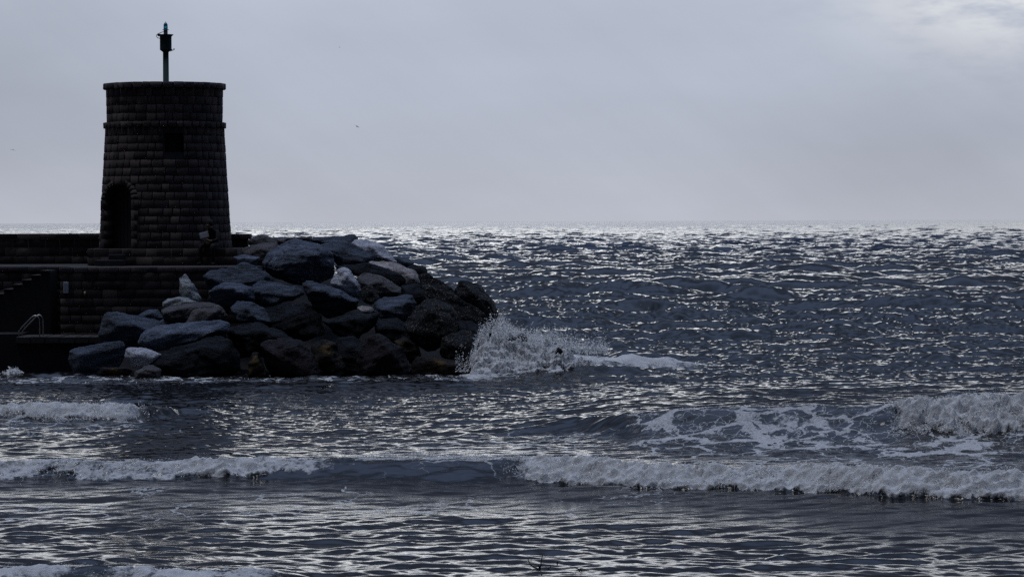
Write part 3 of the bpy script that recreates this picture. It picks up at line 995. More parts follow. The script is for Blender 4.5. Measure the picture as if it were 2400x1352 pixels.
def slab(bm, fn, u0, u1, z0, z1, d0, d1):
    vs = [bm.verts.new(fn(*p)) for p in ((u0, z0, d0), (u1, z0, d0), (u1, z1, d0), (u0, z1, d0), (u0, z0, d1), (u1, z0, d1), (u1, z1, d1), (u0, z1, d1))]
    for q in ((3, 2, 1, 0), (4, 5, 6, 7), (0, 1, 5, 4), (1, 2, 6, 5), (2, 3, 7, 6), (3, 0, 4, 7)):
        bm.faces.new([vs[i] for i in q])


slab(bm, wpt, -WW, WW, W_Z0, W_Z1, -.34, -.30)
win = bm_obj('window', bm, WOOD, tower)
bm = bmesh.new()
fw = .05
slab(bm, wpt, -WW - fw, -WW, W_Z0 - fw, W_Z1 + fw, -.35, .012)
slab(bm, wpt, WW, WW + fw, W_Z0 - fw, W_Z1 + fw, -.35, .012)
slab(bm, wpt, -WW, WW, W_Z1, W_Z1 + fw, -.35, .010)
slab(bm, wpt, -WW, WW, W_Z0 - fw, W_Z0, -.35, .022)
wf_ = bm_obj('frame', bm, STONE, None); wf_.parent = win; wf_.matrix_parent_inverse = Matrix.Translation(-tower.location)

# plinth the tower stands on, and the steps to the door
Y_PF = 88.0
pl0, pl1 = at(205, 600, Y_PF).x, at(556, 600, Y_PF).x
Z_PL = at(385, 582.5, Y_PF).z
Y_Q = 84.5
Z_Q = at(400, 625.5, Y_Q).z
mp_ = Masonry(lambda u, z, d: (u, Y_PF - d, z))
mp_.courses(pl0, pl1, Z_Q, Z_PL, .235, .36, var=.3)
for xx, sg in ((pl0, -1), (pl1, 1)):
    mm = Masonry(lambda u, z, d, xx=xx, sg=sg: (xx + sg * d, u if sg > 0 else Y_PF + 92.2 - u, z))
    mm.courses(Y_PF, 92.2, Z_Q, Z_PL, .235, .36)
    k = len(mp_.v)
    mp_.v += mm.v; mp_.t += mm.t; mp_.f += [tuple(i + k for i in q) for q in mm.f]
k = len(mp_.v)
for p in ((pl0 + .02, Y_PF + .02, Z_Q), (pl1 - .02, Y_PF + .02, Z_Q), (pl1 - .02, 92.2, Z_Q), (pl0 + .02, 92.2, Z_Q), (pl0 + .02, Y_PF + .02, Z_PL - .004), (pl1 - .02, Y_PF + .02, Z_PL - .004), (pl1 - .02, 92.2, Z_PL - .004), (pl0 + .02, 92.2, Z_PL - .004)):
    mp_.v.append(p); mp_.t.append(.4)
for q in ((4, 5, 6, 7), (0, 1, 5, 4), (1, 2, 6, 5), (2, 3, 7, 6), (3, 0, 4, 7)):
    mp_.f.append(tuple(k + i for i in q))
mp_.obj('plinth', STONE, tower)
for i, (pa, pb, y0) in enumerate(((222, 290, 87.25), (254, 291, 87.62))):
    hstep = (Z_PL - Z_Q) / 3
    bm = bmesh.new()
    box(bm, at(pa, 610, y0).x, at(pb, 610, y0).x, y0, Y_PF - .03, Z_Q + .002 + hstep * i, Z_Q + hstep * (i + 1))
    bmesh.ops.bevel(bm, geom=bm.edges[:], offset=.012, segments=1, affect='EDGES')
    bm_obj('step', bm, STONE_PALE, tower)

# ------------------------------------------------------------------ beacon on the roof
BX = at(389, 195, TY).x
bz = lambda py: at(389, py, TY).z
beacon = empty('harbour_beacon', (BX, TY, Z_C1), 'slender dark green light beacon on a post, on top of the stone tower', 'beacon')
bm_obj('post', lathe([(.14, Z_C1 - .02), (.14, Z_C1 + .03), (.085, Z_C1 + .035), (.083, bz(122))], 20, BX, TY), GREEN, beacon, True)
bm_obj('housing', lathe([(.083, bz(123)), (.168, bz(117.5)), (.168, bz(87)), (.168, bz(86))], 24, BX, TY), GREEN, beacon)
bm_obj('flange', lathe([(.165, bz(87)), (.205, bz(83.5)), (.222, bz(82.5)), (.222, bz(81.5))], 24, BX, TY), GREEN, beacon)
bm_obj('lamp_base', lathe([(.06, bz(81.5)), (.06, bz(74)), (.055, bz(72)), (.095, bz(71)), (.095, bz(70.2))], 16, BX, TY), LAMPW, beacon)
bm_obj('lens', lathe([(.058, bz(70.2)), (.062, bz(64)), (.058, bz(58)), (.03, bz(54.5)), (.008, bz(53))], 16, BX, TY), LENS, beacon, True)
bm = bmesh.new(); tube(bm, [(BX, TY, bz(53.2)), (BX, TY, bz(51))], .006, 6)
bm_obj('spike', bm, BLACKM, beacon)
bm = bmesh.new(); pa = at(369.5, 80, TY - .1); pb = at(376, 85.5, TY - .1)
box(bm, pa.x, pb.x, TY - .16, TY - .04, pb.z, pa.z)
bmesh.ops.bevel(bm, geom=bm.edges[:], offset=.008, segments=1, affect='EDGES')
bm_obj('junction_box', bm, BLACKM, beacon)
bm = bmesh.new(); tube(bm, [at(p, q, TY - .1) for p, q in ((383, 75), (377, 77), (370, 80), (367, 83), (366.5, 86), (369, 89.5), (374.5, 90.5))], .010, 6)
bm_obj('cable', bm, BLACKM, beacon)
bm = bmesh.new()
tube(bm, [at(p, q, TY) for p, q in ((399, 121), (404, 118.5), (407.5, 117.5), (408.8, 116), (408, 114.8), (406.5, 115))], .012, 6)
tube(bm, [at(402.5, 119, TY), at(402.6, 115.5, TY)], .012, 6)
bm_obj('bracket', bm, BLACKM, beacon)

# ------------------------------------------------------------------ quay
xL = at(-420, 700, Y_Q).x; xC = at(142, 700, Y_Q).x; xR = at(600, 700, Y_Q).x
Y_REC = 86.4
quay = empty('stone_quay', ((xC + xR) / 2, Y_Q, 0), 'dark granite block quay below the tower, with a stair recess at its left end', 'quay')
mq = Masonry(lambda u, z, d: (u, Y_Q - d, z))
cop = at(400, 638, Y_Q).z
mq.courses(xC, xR, -.4, cop, .232, .40, var=.35)
k = len(mq.v)
ml = Masonry(lambda u, z, d: (u, Y_REC - d, z))
ml.courses(xL, xC, -.4, Z_Q - .17, .232, .40, var=.35)
mq.v += ml.v; mq.t += ml.t; mq.f += [tuple(i + k for i in q) for q in ml.f]
mr = Masonry(lambda u, z, d: (xC - d, Y_REC + Y_Q - u, z))
mr.courses(Y_Q, Y_REC, -.4, Z_Q - .17, .232, .40)
k = len(mq.v)
mq.v += mr.v; mq.t += mr.t; mq.f += [tuple(i + k for i in q) for q in mr.f]
mq.obj('quay_wall', STONE_DARK, quay)
mk = Masonry(lambda u, z, d: (u, Y_Q - .03 - d, z))
mk.courses(xC - .03, xR, cop, Z_Q, .2, .42, back=.35, var=.4)
mk.obj('edge_coping', STONE_PALE, quay)
mk2 = Masonry(lambda u, z, d: (u, Y_REC - .03 - d, z))
mk2.courses(xL, xC - .03, cop, Z_Q, .2, .5, back=.35, var=.4)
mk2.obj('edge_coping', STONE_PALE, quay)
bm = bmesh.new()
box(bm, xC + .03, xR, Y_Q + .03, 94, -1.0, Z_Q - .012)
box(bm, xL, xC + .03, Y_REC + .03, 94, -1.0, Z_Q - .012)
bm_obj('quay_deck', bm, CONC, quay)
# flight of steps going down to the left inside the recess
bm = bmesh.new()
for i in range(14):
    xa = at(95 - 21.5 * i, 640, 85.0).x; xb = at(116.5 - 21.5 * i, 640, 85.0).x
    zz = at(100, 636.5 + 10.8 * i, 85.0).z
    box(bm, xa + .001, xb + .012, 85.0 + .0015 * i, Y_REC - .07, -.4, zz)
bm_obj('stair_flight', bm, STONE_DARK, quay)
bm = bmesh.new()
for i in range(14):
    xa = at(95 - 21.5 * i, 640, 85.0).x; xb = at(116.5 - 21.5 * i, 640, 85.0).x
    zz = at(100, 636.5 + 10.8 * i, 85.0).z
    box(bm, xa - .01, xb - .03, 84.97, Y_REC - .08, zz + .003, zz + .03)
bm_obj('stair_tread', bm, CONC, quay)

# lower landing
Y_LN = 82.6
zl_ = at(130, 789.5, Y_LN).z
landing = empty('boat_landing', (at(130, 790, Y_LN).x, Y_LN, 0), 'low concrete boat landing at the foot of the quay, with a pale worn edge', 'landing')
bm = bmesh.new()
xs = [at(p, 790, Y_LN).x for p in (36, 71, 105, 139, 176, 208, 246)]
for a, b in zip(xs[:-1], xs[1:]):
    box(bm, a + .006, b - .006, Y_LN + random.uniform(-.012, .012), Y_Q - .06, zl_ - .17, zl_ + random.uniform(-.006, .006))
bmesh.ops.bevel(bm, geom=bm.edges[:], offset=.015, segments=2, affect='EDGES')
bm_obj('edge_slab', bm, CONC, landing)
bm = bmesh.new()
box(bm, xL, at(36, 790, Y_LN).x - .01, 83.5, Y_REC - .07, -.5, zl_ + .05)
box(bm, at(37, 790, Y_LN).x, at(246, 790, Y_LN).x, Y_LN + .12, Y_Q - .065, -.5, zl_ - .174)
bm_obj('foundation', bm, STONE_DARK, landing)

# parapet behind
Y_PP = 92.4
zpt = at(100, 547.5, Y_PP).z; zpc = at(100, 561, Y_PP).z
par = empty('parapet_wall', (at(60, 600, Y_PP).x, Y_PP, Z_Q), 'long low stone parapet running left from the tower along the seaward edge', 'parapet wall')
px0, px1 = at(-420, 600, Y_PP).x, at(262, 600, Y_PP).x
m = Masonry(lambda u, z, d: (u, Y_PP - d, z))
m.courses(px0, px1, Z_Q - .02, zpc, .235, .42, var=.35)
k = len(m.v)
for p in ((px0, Y_PP + .02, Z_Q - .03), (px1, Y_PP + .02, Z_Q - .03), (px1, Y_PP + .5, Z_Q - .03), (px0, Y_PP + .5, Z_Q - .03), (px0, Y_PP + .02, zpc + .02), (px1, Y_PP + .02, zpc + .02), (px1, Y_PP + .5, zpc + .02), (px0, Y_PP + .5, zpc + .02)):
    m.v.append(p); m.t.append(.3)
for q in ((4, 5, 6, 7), (0, 1, 5, 4), (1, 2, 6, 5), (2, 3, 7, 6), (3, 0, 4, 7)):
    m.f.append(tuple(k + i for i in q))
m.obj('wall', STONE_DARK, par)
m = Masonry(lambda u, z, d: (u, Y_PP - .04 - d, z))
m.courses(px0, px1, zpc, zpt, .3, .55, back=.6, var=.3)
m.obj('coping', STONE, par)
Y_P2 = 91.2
par2 = empty('parapet_stub', (at(562, 590, Y_P2).x, Y_P2, Z_Q), 'short end of stone parapet showing right of the tower, above the boulders', 'parapet wall')
a, b = at(530, 580, Y_P2).x, at(587, 580, Y_P2).x
m = Masonry(lambda u, z, d: (u, Y_P2 - d, z))
z2t, z2c = at(560, 548, Y_P2).z, at(560, 561, Y_P2).z
m.courses(a, b, z2c, z2t, .3, .27, back=.6, var=.2)
m.obj('coping', STONE_PALE, par2)
m = Masonry(lambda u, z, d: (u, Y_P2 + .08 - d, z))
m.courses(a, at(580, 580, Y_P2).x, Z_Q - .6, z2c, .235, .30, back=.5)
k = len(m.v)
xe = at(578, 580, Y_P2).x
for p in ((a, Y_P2 + .10, Z_Q - .6), (xe, Y_P2 + .10, Z_Q - .6), (xe, Y_P2 + .55, Z_Q - .6), (a, Y_P2 + .55, Z_Q - .6), (a, Y_P2 + .10, z2c + .02), (xe, Y_P2 + .10, z2c + .02), (xe, Y_P2 + .55, z2c + .02), (a, Y_P2 + .55, z2c + .02)):
    m.v.append(p); m.t.append(.3)
for q in ((4, 5, 6, 7), (0, 1, 5, 4), (1, 2, 6, 5), (2, 3, 7, 6), (3, 0, 4, 7)):
    m.f.append(tuple(k + i for i in q))
m.obj('wall', STONE_DARK, par2)

# plaque and lamp on the quay wall, ladder rails on the landing
pc = at(154.5, 673.5, Y_Q)
plq = empty('wall_plaque', (pc.x, Y_Q - .02, pc.z), 'pale upright rectangular plaque fixed to the dark quay wall', 'plaque')
a, b = at(148.5, 660.5, Y_Q - .03), at(160.5, 686.5, Y_Q - .03)
bm = bmesh.new(); box(bm, a.x, b.x, Y_Q - .045, Y_Q - .02, b.z, a.z)
bmesh.ops.bevel(bm, geom=bm.edges[:], offset=.004, segments=1, affect='EDGES')
bm_obj('panel', bm, PLAQ, plq)
bm = bmesh.new()
box(bm, a.x + .02, b.x - .02, Y_Q - .049, Y_Q - .0455, b.z + .05, a.z - .05)
bm_obj('inner_panel', bm, simple('faded_plaque_print', (0.36, 0.40, 0.50), .5, var=.45, scale=18), plq)
lc_ = at(199.5, 687, Y_Q)
lmp = empty('bulkhead_lamp', (lc_.x, Y_Q - .02, lc_.z), 'small oval yellowish lamp cover on the quay wall, right of the plaque', 'wall lamp')
bm = bmesh.new()
bmesh.ops.create_uvsphere(bm, u_segments=16, v_segments=10, radius=1.0)
for v_ in bm.verts: v_.co = Vector((lc_.x + v_.co.x * .034, Y_Q - .03 + v_.co.y * .05, lc_.z + v_.co.z * .055))
bm_obj('cover', bm, OCHRE, lmp, True)
bm = lathe([(1.0, 0), (1.0, .02)], 18)
for v_ in bm.verts: v_.co = Vector((lc_.x + v_.co.x * .042, Y_Q - .015 - v_.co.z, lc_.z + v_.co.y * .064))
bm_obj('back_plate', bm, BLACKM, lmp)
lad = empty('ladder_handrail', (at(70, 788, 83).x, 83.0, zl_), 'pair of bent steel ladder handrails rising from the landing', 'handrail')
for Yr, pts in ((82.8, ((44, 788), (44, 776), (50, 768), (62, 756), (74, 744), (79, 740.5), (84, 739.5), (89, 742), (92, 748), (93, 756), (93, 788))),
                (83.3, ((52.5, 788), (52.5, 777), (58, 769), (70, 757), (82, 745), (87, 739), (92, 738), (97, 740.5), (100, 747), (101, 756), (101, 788)))):
    bm = bmesh.new(); tube(bm, [at(p, q, Yr) for p, q in pts], .017, 8)
    bm_obj('rail', bm, STEEL, lad, True)

# ------------------------------------------------------------------ boulders
RM = {
    'slate': lambda s: rock_mat('blue_slate_rock', (.024, .034, .064), (.17, .215, .315), (.62, .66, .74), .75, strata=.5, seed=s),
    'slate2': lambda s: rock_mat('streaked_slate_rock', (.016, .023, .042), (.135, .175, .255), (.50, .55, .62), .45, strata=1.2, seed=s),
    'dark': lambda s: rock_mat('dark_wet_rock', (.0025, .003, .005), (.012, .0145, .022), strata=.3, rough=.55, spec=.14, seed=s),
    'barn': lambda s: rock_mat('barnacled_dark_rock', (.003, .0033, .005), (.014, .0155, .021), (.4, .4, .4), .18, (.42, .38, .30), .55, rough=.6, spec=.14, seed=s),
    'pale': lambda s: rock_mat('pale_limestone', (.38, .39, .46), (.70, .71, .80), speck=(.06, .06, .08), speck_amt=.75, seed=s),
    'warm': lambda s: rock_mat('warm_pale_limestone', (.28, .25, .26), (.60, .54, .53), speck=(.05, .045, .05), speck_amt=.8, seed=s),
    'brown': lambda s: rock_mat('grey_brown_rock', (.035, .032, .036), (.13, .115, .122), speck=(.05, .045, .05), speck_amt=.5, seed=s),
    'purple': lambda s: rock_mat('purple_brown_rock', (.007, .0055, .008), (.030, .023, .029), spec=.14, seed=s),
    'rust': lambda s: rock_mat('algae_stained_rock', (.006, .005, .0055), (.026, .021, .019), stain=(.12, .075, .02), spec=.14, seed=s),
    'speck': lambda s: rock_mat('speckled_rock', (.16, .18, .20), (.52, .54, .56), speck=(.03, .03, .035), speck_amt=.95, seed=s),
}
_mc = {}


def rmat(k):
    i = random.randrange(3)
    if (k, i) not in _mc: _mc[(k, i)] = RM[k](3.7 * i)
    return _mc[(k, i)]


def boulder(label, kind, poly, Yc=None, thick=.8, off=0.0, flat=None, rough=1.0):
    cx = sum(p[0] for p in poly) / len(poly); cy = sum(p[1] for p in poly) / len(poly)
    if Yc is None:
        Yc = 79.7 + (862 - cy) * .030
        if cx < 480: Yc = min(Yc, 82.9)
    Yc += off
    c = at(cx, cy, Yc)
    W = (max(p[0] for p in poly) - min(p[0] for p in poly)) / F * Yc
    Hh = (max(p[1] for p in poly) - min(p[1] for p in poly)) / F * Yc
    T = thick * (.5 * W + .7 * Hh)
    rnd = random.Random(label)
    bm = bmesh.new()
    out = [at(cx + (p[0] - cx) * 1.06, cy + (p[1] - cy) * 1.06, Yc) for p in poly]
    for p in out: bm.verts.new(p - c + Vector((0, rnd.uniform(-.12, .12) * T, 0)))
    for sgn in (-1, 1):
        k = rnd.uniform(.55, .80)
        sh = Vector((rnd.uniform(-.12, .12) * W, 0, (rnd.uniform(-.16, .02) if sgn < 0 else rnd.uniform(-.05, .1)) * Hh))
        for pi, p in enumerate(out):
            if (pi + (sgn > 0)) % 2 and len(out) > 6: continue
            if sgn < 0 and len(out) > 8 and rnd.random() < .3: continue
            q = (p - c)
            kk = k * rnd.uniform(.8, 1.15)
            bm.verts.new(Vector((q.x * kk, sgn * T * .5 * rnd.uniform(.75, 1.1), q.z * kk)) + sh)
    r = bmesh.ops.convex_hull(bm, input=bm.verts[:])
    bmesh.ops.delete(bm, geom=list({g for g in r['geom_interior'] + r['geom_unused'] if isinstance(g, bmesh.types.BMVert)}), context='VERTS')
    bmesh.ops.dissolve_limit(bm, angle_limit=R(9), verts=bm.verts[:], edges=bm.edges[:])
    sz = min(W, Hh, T)
    bmesh.ops.bevel(bm, geom=bm.edges[:], offset=.04 * sz, segments=1, profile=.6, affect='EDGES', clamp_overlap=True)
    bmesh.ops.triangulate(bm, faces=bm.faces[:])
    for it in range(6):
        lim = max(.055, W / 38)
        es = [e for e in bm.edges if e.calc_length() > lim]
        if not es or len(bm.verts) > 9000: break
        bmesh.ops.subdivide_edges(bm, edges=es, cuts=1, use_grid_fill=False)
        bmesh.ops.triangulate(bm, faces=[f_ for f_ in bm.faces if len(f_.verts) > 3])
    bm.normal_update()
    so = Vector((rnd.uniform(-50, 50), rnd.uniform(-50, 50), rnd.uniform(-50, 50)))
    lay = Vector((rnd.uniform(-.4, .4), rnd.uniform(-.3, .3), 1)).normalized()
    for v_ in bm.verts:
        p = v_.co
        n1 = mnoise.noise(p * (1.6 / max(sz, .2)) + so)
        n2 = mnoise.fractal(p * 3.2 + so, .9, 2.1, 4)
        rid = 1 - abs(mnoise.noise(p * 2.6 - so)) * 2
        st = mnoise.noise(Vector((p.dot(lay) * 9, p.x * .7, p.y * .7)) + so)
        fc = mnoise.cell_vector(p * 2.1 + so * .3 + Vector((n2, n1, n2)) * .25).x
        st = st * .5 + (round(st * 2.5) / 2.5) * .5
        dsp = rough * (.018 * sz * n1 + .032 * n2 * min(1, sz * 1.6) + .020 * sz * (rid - .5) + .034 * st + .05 * min(1, sz) * (fc - .5))
        v_.co = p + v_.normal * dsp
    me = bpy.data.meshes.new('boulder')
    bm.to_mesh(me); bm.free()
    for p in me.polygons: p.use_smooth = True
    o = link('boulder', me, rmat(kind))
    o.location = c
    return tag(o, label, 'boulder', 'boulders of the breakwater')


BL = [
    ('speckled pale pointed boulder standing upright against the quay wall', 'speck', [(421, 649), (434, 642), (449, 654), (465, 681), (471, 701), (462, 709), (438, 703), (419, 686)], dict(Yc=83.0, thick=.7)),
    ('small mottled grey boulder wedged just below the upright pointed one', 'speck', [(382, 709), (394, 699), (421, 695), (440, 698), (462, 708), (440, 720), (395, 722), (383, 719)], dict(Yc=82.5)),
    ('flat dark grey boulder under the mottled one, beside the quay wall', 'brown', [(380, 727), (396, 719), (448, 709), (489, 709), (517, 722), (530, 741), (462, 748), (402, 756), (383, 742)], dict(Yc=82.2)),
    ('large blunt teal-grey block leaning at the left end of the boulder pile', 'slate2', [(248, 736), (276, 731), (317, 739), (391, 757), (383, 772), (340, 800), (326, 812), (285, 816), (246, 810), (233, 785), (238, 766)], dict(Yc=82.0, thick=.6, rough=.6)),
    ('small dark boulder peeping over the large blunt block by the wall', 'slate2', [(323, 739), (345, 728), (369, 727), (384, 747), (356, 757), (330, 752)], dict(Yc=83.2)),
    ('little blue-grey stone between the blunt block and the flat boulder', 'slate', [(375, 752), (386, 744), (408, 755), (404, 764), (380, 764)], dict(Yc=82.0)),
    ('squarish grey block resting on the long light-edged slab', 'brown', [(432, 762), (451, 730), (468, 722), (509, 720), (517, 727), (514, 752), (470, 764)], dict(Yc=81.6, rough=.6)),
    ('long blue-grey slab with a light upper face, lower left of the pile', 'slate', [(330, 783), (345, 772), (378, 761), (405, 759), (476, 757), (511, 752), (533, 762), (530, 778), (462, 804), (400, 818), (345, 820), (327, 805)], dict(Yc=80.9, thick=.55)),
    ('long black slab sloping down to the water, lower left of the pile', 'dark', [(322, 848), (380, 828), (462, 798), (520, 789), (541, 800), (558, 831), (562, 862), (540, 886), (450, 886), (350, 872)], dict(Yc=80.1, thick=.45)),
    ('small boulder with a bright white top near the water', 'pale', [(295, 822), (304, 814), (342, 816), (378, 830), (370, 842), (345, 862), (310, 862), (297, 840)], dict(Yc=80.1, thick=.7)),
    ('flat wet black boulder lying in front of the landing', 'slate2', [(164, 822), (175, 816), (238, 810), (260, 802), (285, 799), (292, 815), (290, 840), (270, 872), (175, 872), (162, 845)], dict(Yc=80.5, thick=.5, rough=.6)),
    ('low rounded brownish stone awash at the foot of the black slab', 'brown', [(314, 872), (337, 859), (358, 856), (375, 866), (374, 884), (320, 884)], dict(Yc=79.2)),
    ('thin flat ledge of rock just breaking the water in front of the landing', 'rust', [(226, 868), (238, 860), (296, 859), (312, 866), (300, 880), (232, 880)], dict(Yc=79.4, thick=.4)),
    ('flat-topped dark boulder at the right end of the quay coping', 'slate2', [(483, 647), (492, 637), (550, 625), (571, 620), (607, 631), (629, 645), (632, 658), (599, 664), (544, 672), (489, 676)], dict(Yc=83.8, thick=.6)),
    ('small bluish stone tucked below the parapet end', 'slate', [(547, 602), (571, 596), (607, 604), (599, 626), (561, 624)], dict(Yc=86.5)),
    ('grey-brown upright boulder just right of the plinth', 'brown', [(566, 588), (590, 578), (615, 574), (643, 574), (650, 600), (630, 632), (596, 626), (574, 604)], dict(Yc=87.2)),
    ('low lilac-grey boulder on the skyline beside the parapet end', 'brown', [(583, 562), (607, 551), (634, 555), (658, 560), (660, 574), (615, 580), (585, 582)], dict(Yc=88.9)),
    ('biggest boulder of the top row, blue slate laced with white veins', 'slate', [(619, 620), (632, 593), (654, 574), (689, 563), (730, 569), (763, 580), (783, 602), (787, 631), (776, 655), (736, 664), (681, 660), (637, 648)], dict(Yc=85.6, thick=.8)),
    ('flat pale lilac stone showing over the biggest veined boulder', 'brown', [(652, 562), (690, 556), (727, 557), (732, 572), (700, 578), (660, 576)], dict(Yc=88.4)),
    ('dark slab along the skyline with a raised right corner', 'slate2', [(728, 559), (740, 555), (776, 553), (815, 556), (828, 551), (838, 558), (834, 578), (790, 582), (740, 578)], dict(Yc=88.0, thick=.6)),
    ('dark angular boulder right of the biggest veined one', 'slate2', [(750, 574), (778, 566), (808, 567), (872, 594), (871, 614), (838, 627), (795, 626), (776, 602)], dict(Yc=86.4, thick=.7)),
    ('smooth pale blue-grey boulder sloping down the skyline', 'pale', [(826, 572), (841, 563), (877, 566), (899, 577), (931, 616), (900, 626), (868, 616), (850, 592)], dict(Yc=87.0, thick=.8)),
    ('warm whitish slab with dark pits below the pale sloping boulder', 'warm', [(868, 616), (904, 614), (951, 626), (975, 637), (985, 650), (985, 668), (950, 670), (930, 650), (890, 630)], dict(Yc=85.4, thick=.7)),
    ('long black slab under the warm whitish one', 'dark', [(786, 622), (866, 617), (910, 630), (948, 650), (948, 674), (904, 662), (849, 646), (800, 638)], dict(Yc=84.8, thick=.5)),
    ('pale pointed boulder, the lightest in the middle of the pile', 'pale', [(776, 666), (795, 632), (806, 627), (817, 631), (836, 656), (850, 689), (841, 698), (800, 690)], dict(Yc=83.8, thick=.8)),
    ('rounded grey-brown boulder right of the pale pointed one', 'brown', [(834, 650), (858, 640), (893, 645), (921, 659), (942, 678), (942, 693), (915, 702), (885, 702), (860, 690), (842, 670)], dict(Yc=83.9)),
    ('little black weed-hung stone between the pale pointed and grey-brown boulders', 'barn', [(850, 678), (869, 667), (882, 683), (890, 705), (870, 716), (850, 702)], dict(Yc=82.9)),
    ('slanting blue-black slab below the pale pointed boulder', 'slate2', [(711, 663), (720, 658), (763, 667), (803, 683), (838, 699), (836, 724), (800, 738), (770, 743), (745, 730), (722, 694)], dict(Yc=82.9, thick=.6)),
    ('blue-grey layered slab left of the slanting blue-black one', 'slate2', [(591, 669), (607, 660), (654, 664), (692, 667), (712, 689), (700, 700), (640, 714), (607, 714), (589, 702)], dict(Yc=83.2, thick=.6)),
    ('curly-veined slate boulder under the flat-topped dark one', 'slate', [(490, 685), (500, 675), (522, 664), (566, 664), (591, 678), (596, 708), (560, 726), (530, 726), (506, 714), (492, 708)], dict(Yc=82.8, thick=.7)),
    ('bluish wedge-shaped slab below the curly-veined boulder', 'slate2', [(540, 721), (558, 705), (588, 708), (615, 722), (636, 754), (600, 764), (562, 748)], dict(Yc=82.1, thick=.6)),
    ('dark blue block left of the barnacled boulder', 'slate2', [(878, 708), (904, 697), (967, 691), (977, 716), (966, 745), (950, 758), (900, 748), (880, 736)], dict(Yc=82.6)),
    ('small whitish chip lying on the dark blue slab', 'warm', [(836, 720), (849, 716), (871, 719), (879, 727), (877, 736), (855, 736), (842, 730)], dict(Yc=82.0)),
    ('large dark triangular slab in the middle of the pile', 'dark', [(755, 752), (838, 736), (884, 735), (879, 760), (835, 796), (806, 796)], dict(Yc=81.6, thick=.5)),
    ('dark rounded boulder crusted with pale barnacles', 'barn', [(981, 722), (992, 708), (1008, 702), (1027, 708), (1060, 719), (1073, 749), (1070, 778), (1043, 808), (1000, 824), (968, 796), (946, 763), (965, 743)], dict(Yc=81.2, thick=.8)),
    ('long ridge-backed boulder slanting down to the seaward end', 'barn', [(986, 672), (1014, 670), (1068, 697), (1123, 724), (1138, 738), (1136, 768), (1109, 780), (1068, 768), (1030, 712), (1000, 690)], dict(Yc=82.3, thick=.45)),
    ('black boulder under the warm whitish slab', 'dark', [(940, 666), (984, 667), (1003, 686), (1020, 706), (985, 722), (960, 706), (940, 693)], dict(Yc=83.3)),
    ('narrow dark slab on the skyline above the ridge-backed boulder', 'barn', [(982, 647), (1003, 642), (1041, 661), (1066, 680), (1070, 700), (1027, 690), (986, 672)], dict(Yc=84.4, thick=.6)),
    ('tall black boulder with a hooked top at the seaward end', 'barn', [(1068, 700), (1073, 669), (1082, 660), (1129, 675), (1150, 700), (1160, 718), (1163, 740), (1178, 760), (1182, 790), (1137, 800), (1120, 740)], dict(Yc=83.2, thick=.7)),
    ('small dark blue stone behind the pale sloping boulder', 'slate2', [(919, 606), (937, 600), (972, 615), (970, 628), (945, 634), (925, 620)], dict(Yc=87.2)),
    ('jagged little stone on the skyline above the narrow dark slab', 'dark', [(951, 626), (973, 620), (985, 624), (997, 626), (1001, 642), (984, 650), (968, 640)], dict(Yc=85.8)),
    ('purple-brown boulder with a sloping right side at the waterline', 'purple', [(611, 808), (626, 795), (681, 794), (708, 804), (747, 845), (756, 866), (740, 890), (640, 892), (620, 850)], dict(Yc=80.1, thick=.7)),
    ('yellow-brown stained upright boulder at the waterline', 'rust', [(731, 808), (745, 800), (763, 796), (778, 801), (797, 820), (810, 852), (806, 890), (750, 890), (736, 845)], dict(Yc=80.3)),
    ('big brown humped boulder at the waterline', 'purple', [(869, 788), (893, 785), (904, 793), (940, 817), (956, 845), (969, 872), (960, 896), (850, 896), (836, 856), (842, 820)], dict(Yc=79.9, thick=.8)),
    ('low brown boulder trailing right along the water to the splash', 'rust', [(965, 850), (978, 832), (1005, 834), (1027, 848), (1080, 852), (1108, 858), (1112, 888), (1060, 890), (970, 892)], dict(Yc=79.6, thick=.5)),
    ('dark end boulder behind the splash', 'barn', [(1040, 790), (1085, 774), (1118, 785), (1131, 809), (1126, 850), (1104, 872), (1055, 872), (1034, 825)], dict(Yc=80.5)),
    ('dim boulder in the hollow left of the low brown one', 'rust', [(922, 798), (950, 790), (975, 800), (985, 825), (975, 852), (945, 850)], dict(Yc=80.9)),
    ('narrow stone with an orange algae stain at the waterline', 'rust', [(582, 846), (594, 828), (606, 826), (618, 852), (634, 890), (580, 890)], dict(Yc=80.0)),
    ('black wet boulder in the deep hollow below the layered slab', 'dark', [(600, 735), (650, 720), (715, 712), (750, 740), (760, 780), (700, 800), (620, 790)], dict(Yc=82.7)),  # black boulders down to the ridge-backed line are added to fill dark hollows
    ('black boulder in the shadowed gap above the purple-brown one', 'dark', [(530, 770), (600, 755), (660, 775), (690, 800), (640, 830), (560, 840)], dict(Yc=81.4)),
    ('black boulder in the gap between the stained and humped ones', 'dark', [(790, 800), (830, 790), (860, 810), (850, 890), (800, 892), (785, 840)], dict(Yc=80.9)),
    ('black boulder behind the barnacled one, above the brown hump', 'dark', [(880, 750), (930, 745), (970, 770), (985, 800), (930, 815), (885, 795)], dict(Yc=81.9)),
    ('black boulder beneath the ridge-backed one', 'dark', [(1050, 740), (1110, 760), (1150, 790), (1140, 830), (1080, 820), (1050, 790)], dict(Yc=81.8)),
    ('small wet black rock sticking out of the splash', 'dark', [(1192, 794), (1205, 786), (1222, 782), (1234, 786), (1236, 800), (1194, 804)], dict(Yc=79.5, thick=.5)),
    ('tiny black rock at the outer edge of the splash', 'dark', [(1300, 822), (1308, 812), (1318, 818), (1322, 834), (1302, 836)], dict(Yc=79.2, thick=.5)),
]
for (lb, kd, poly, kw) in BL:
    boulder(lb, kd, poly, **kw)

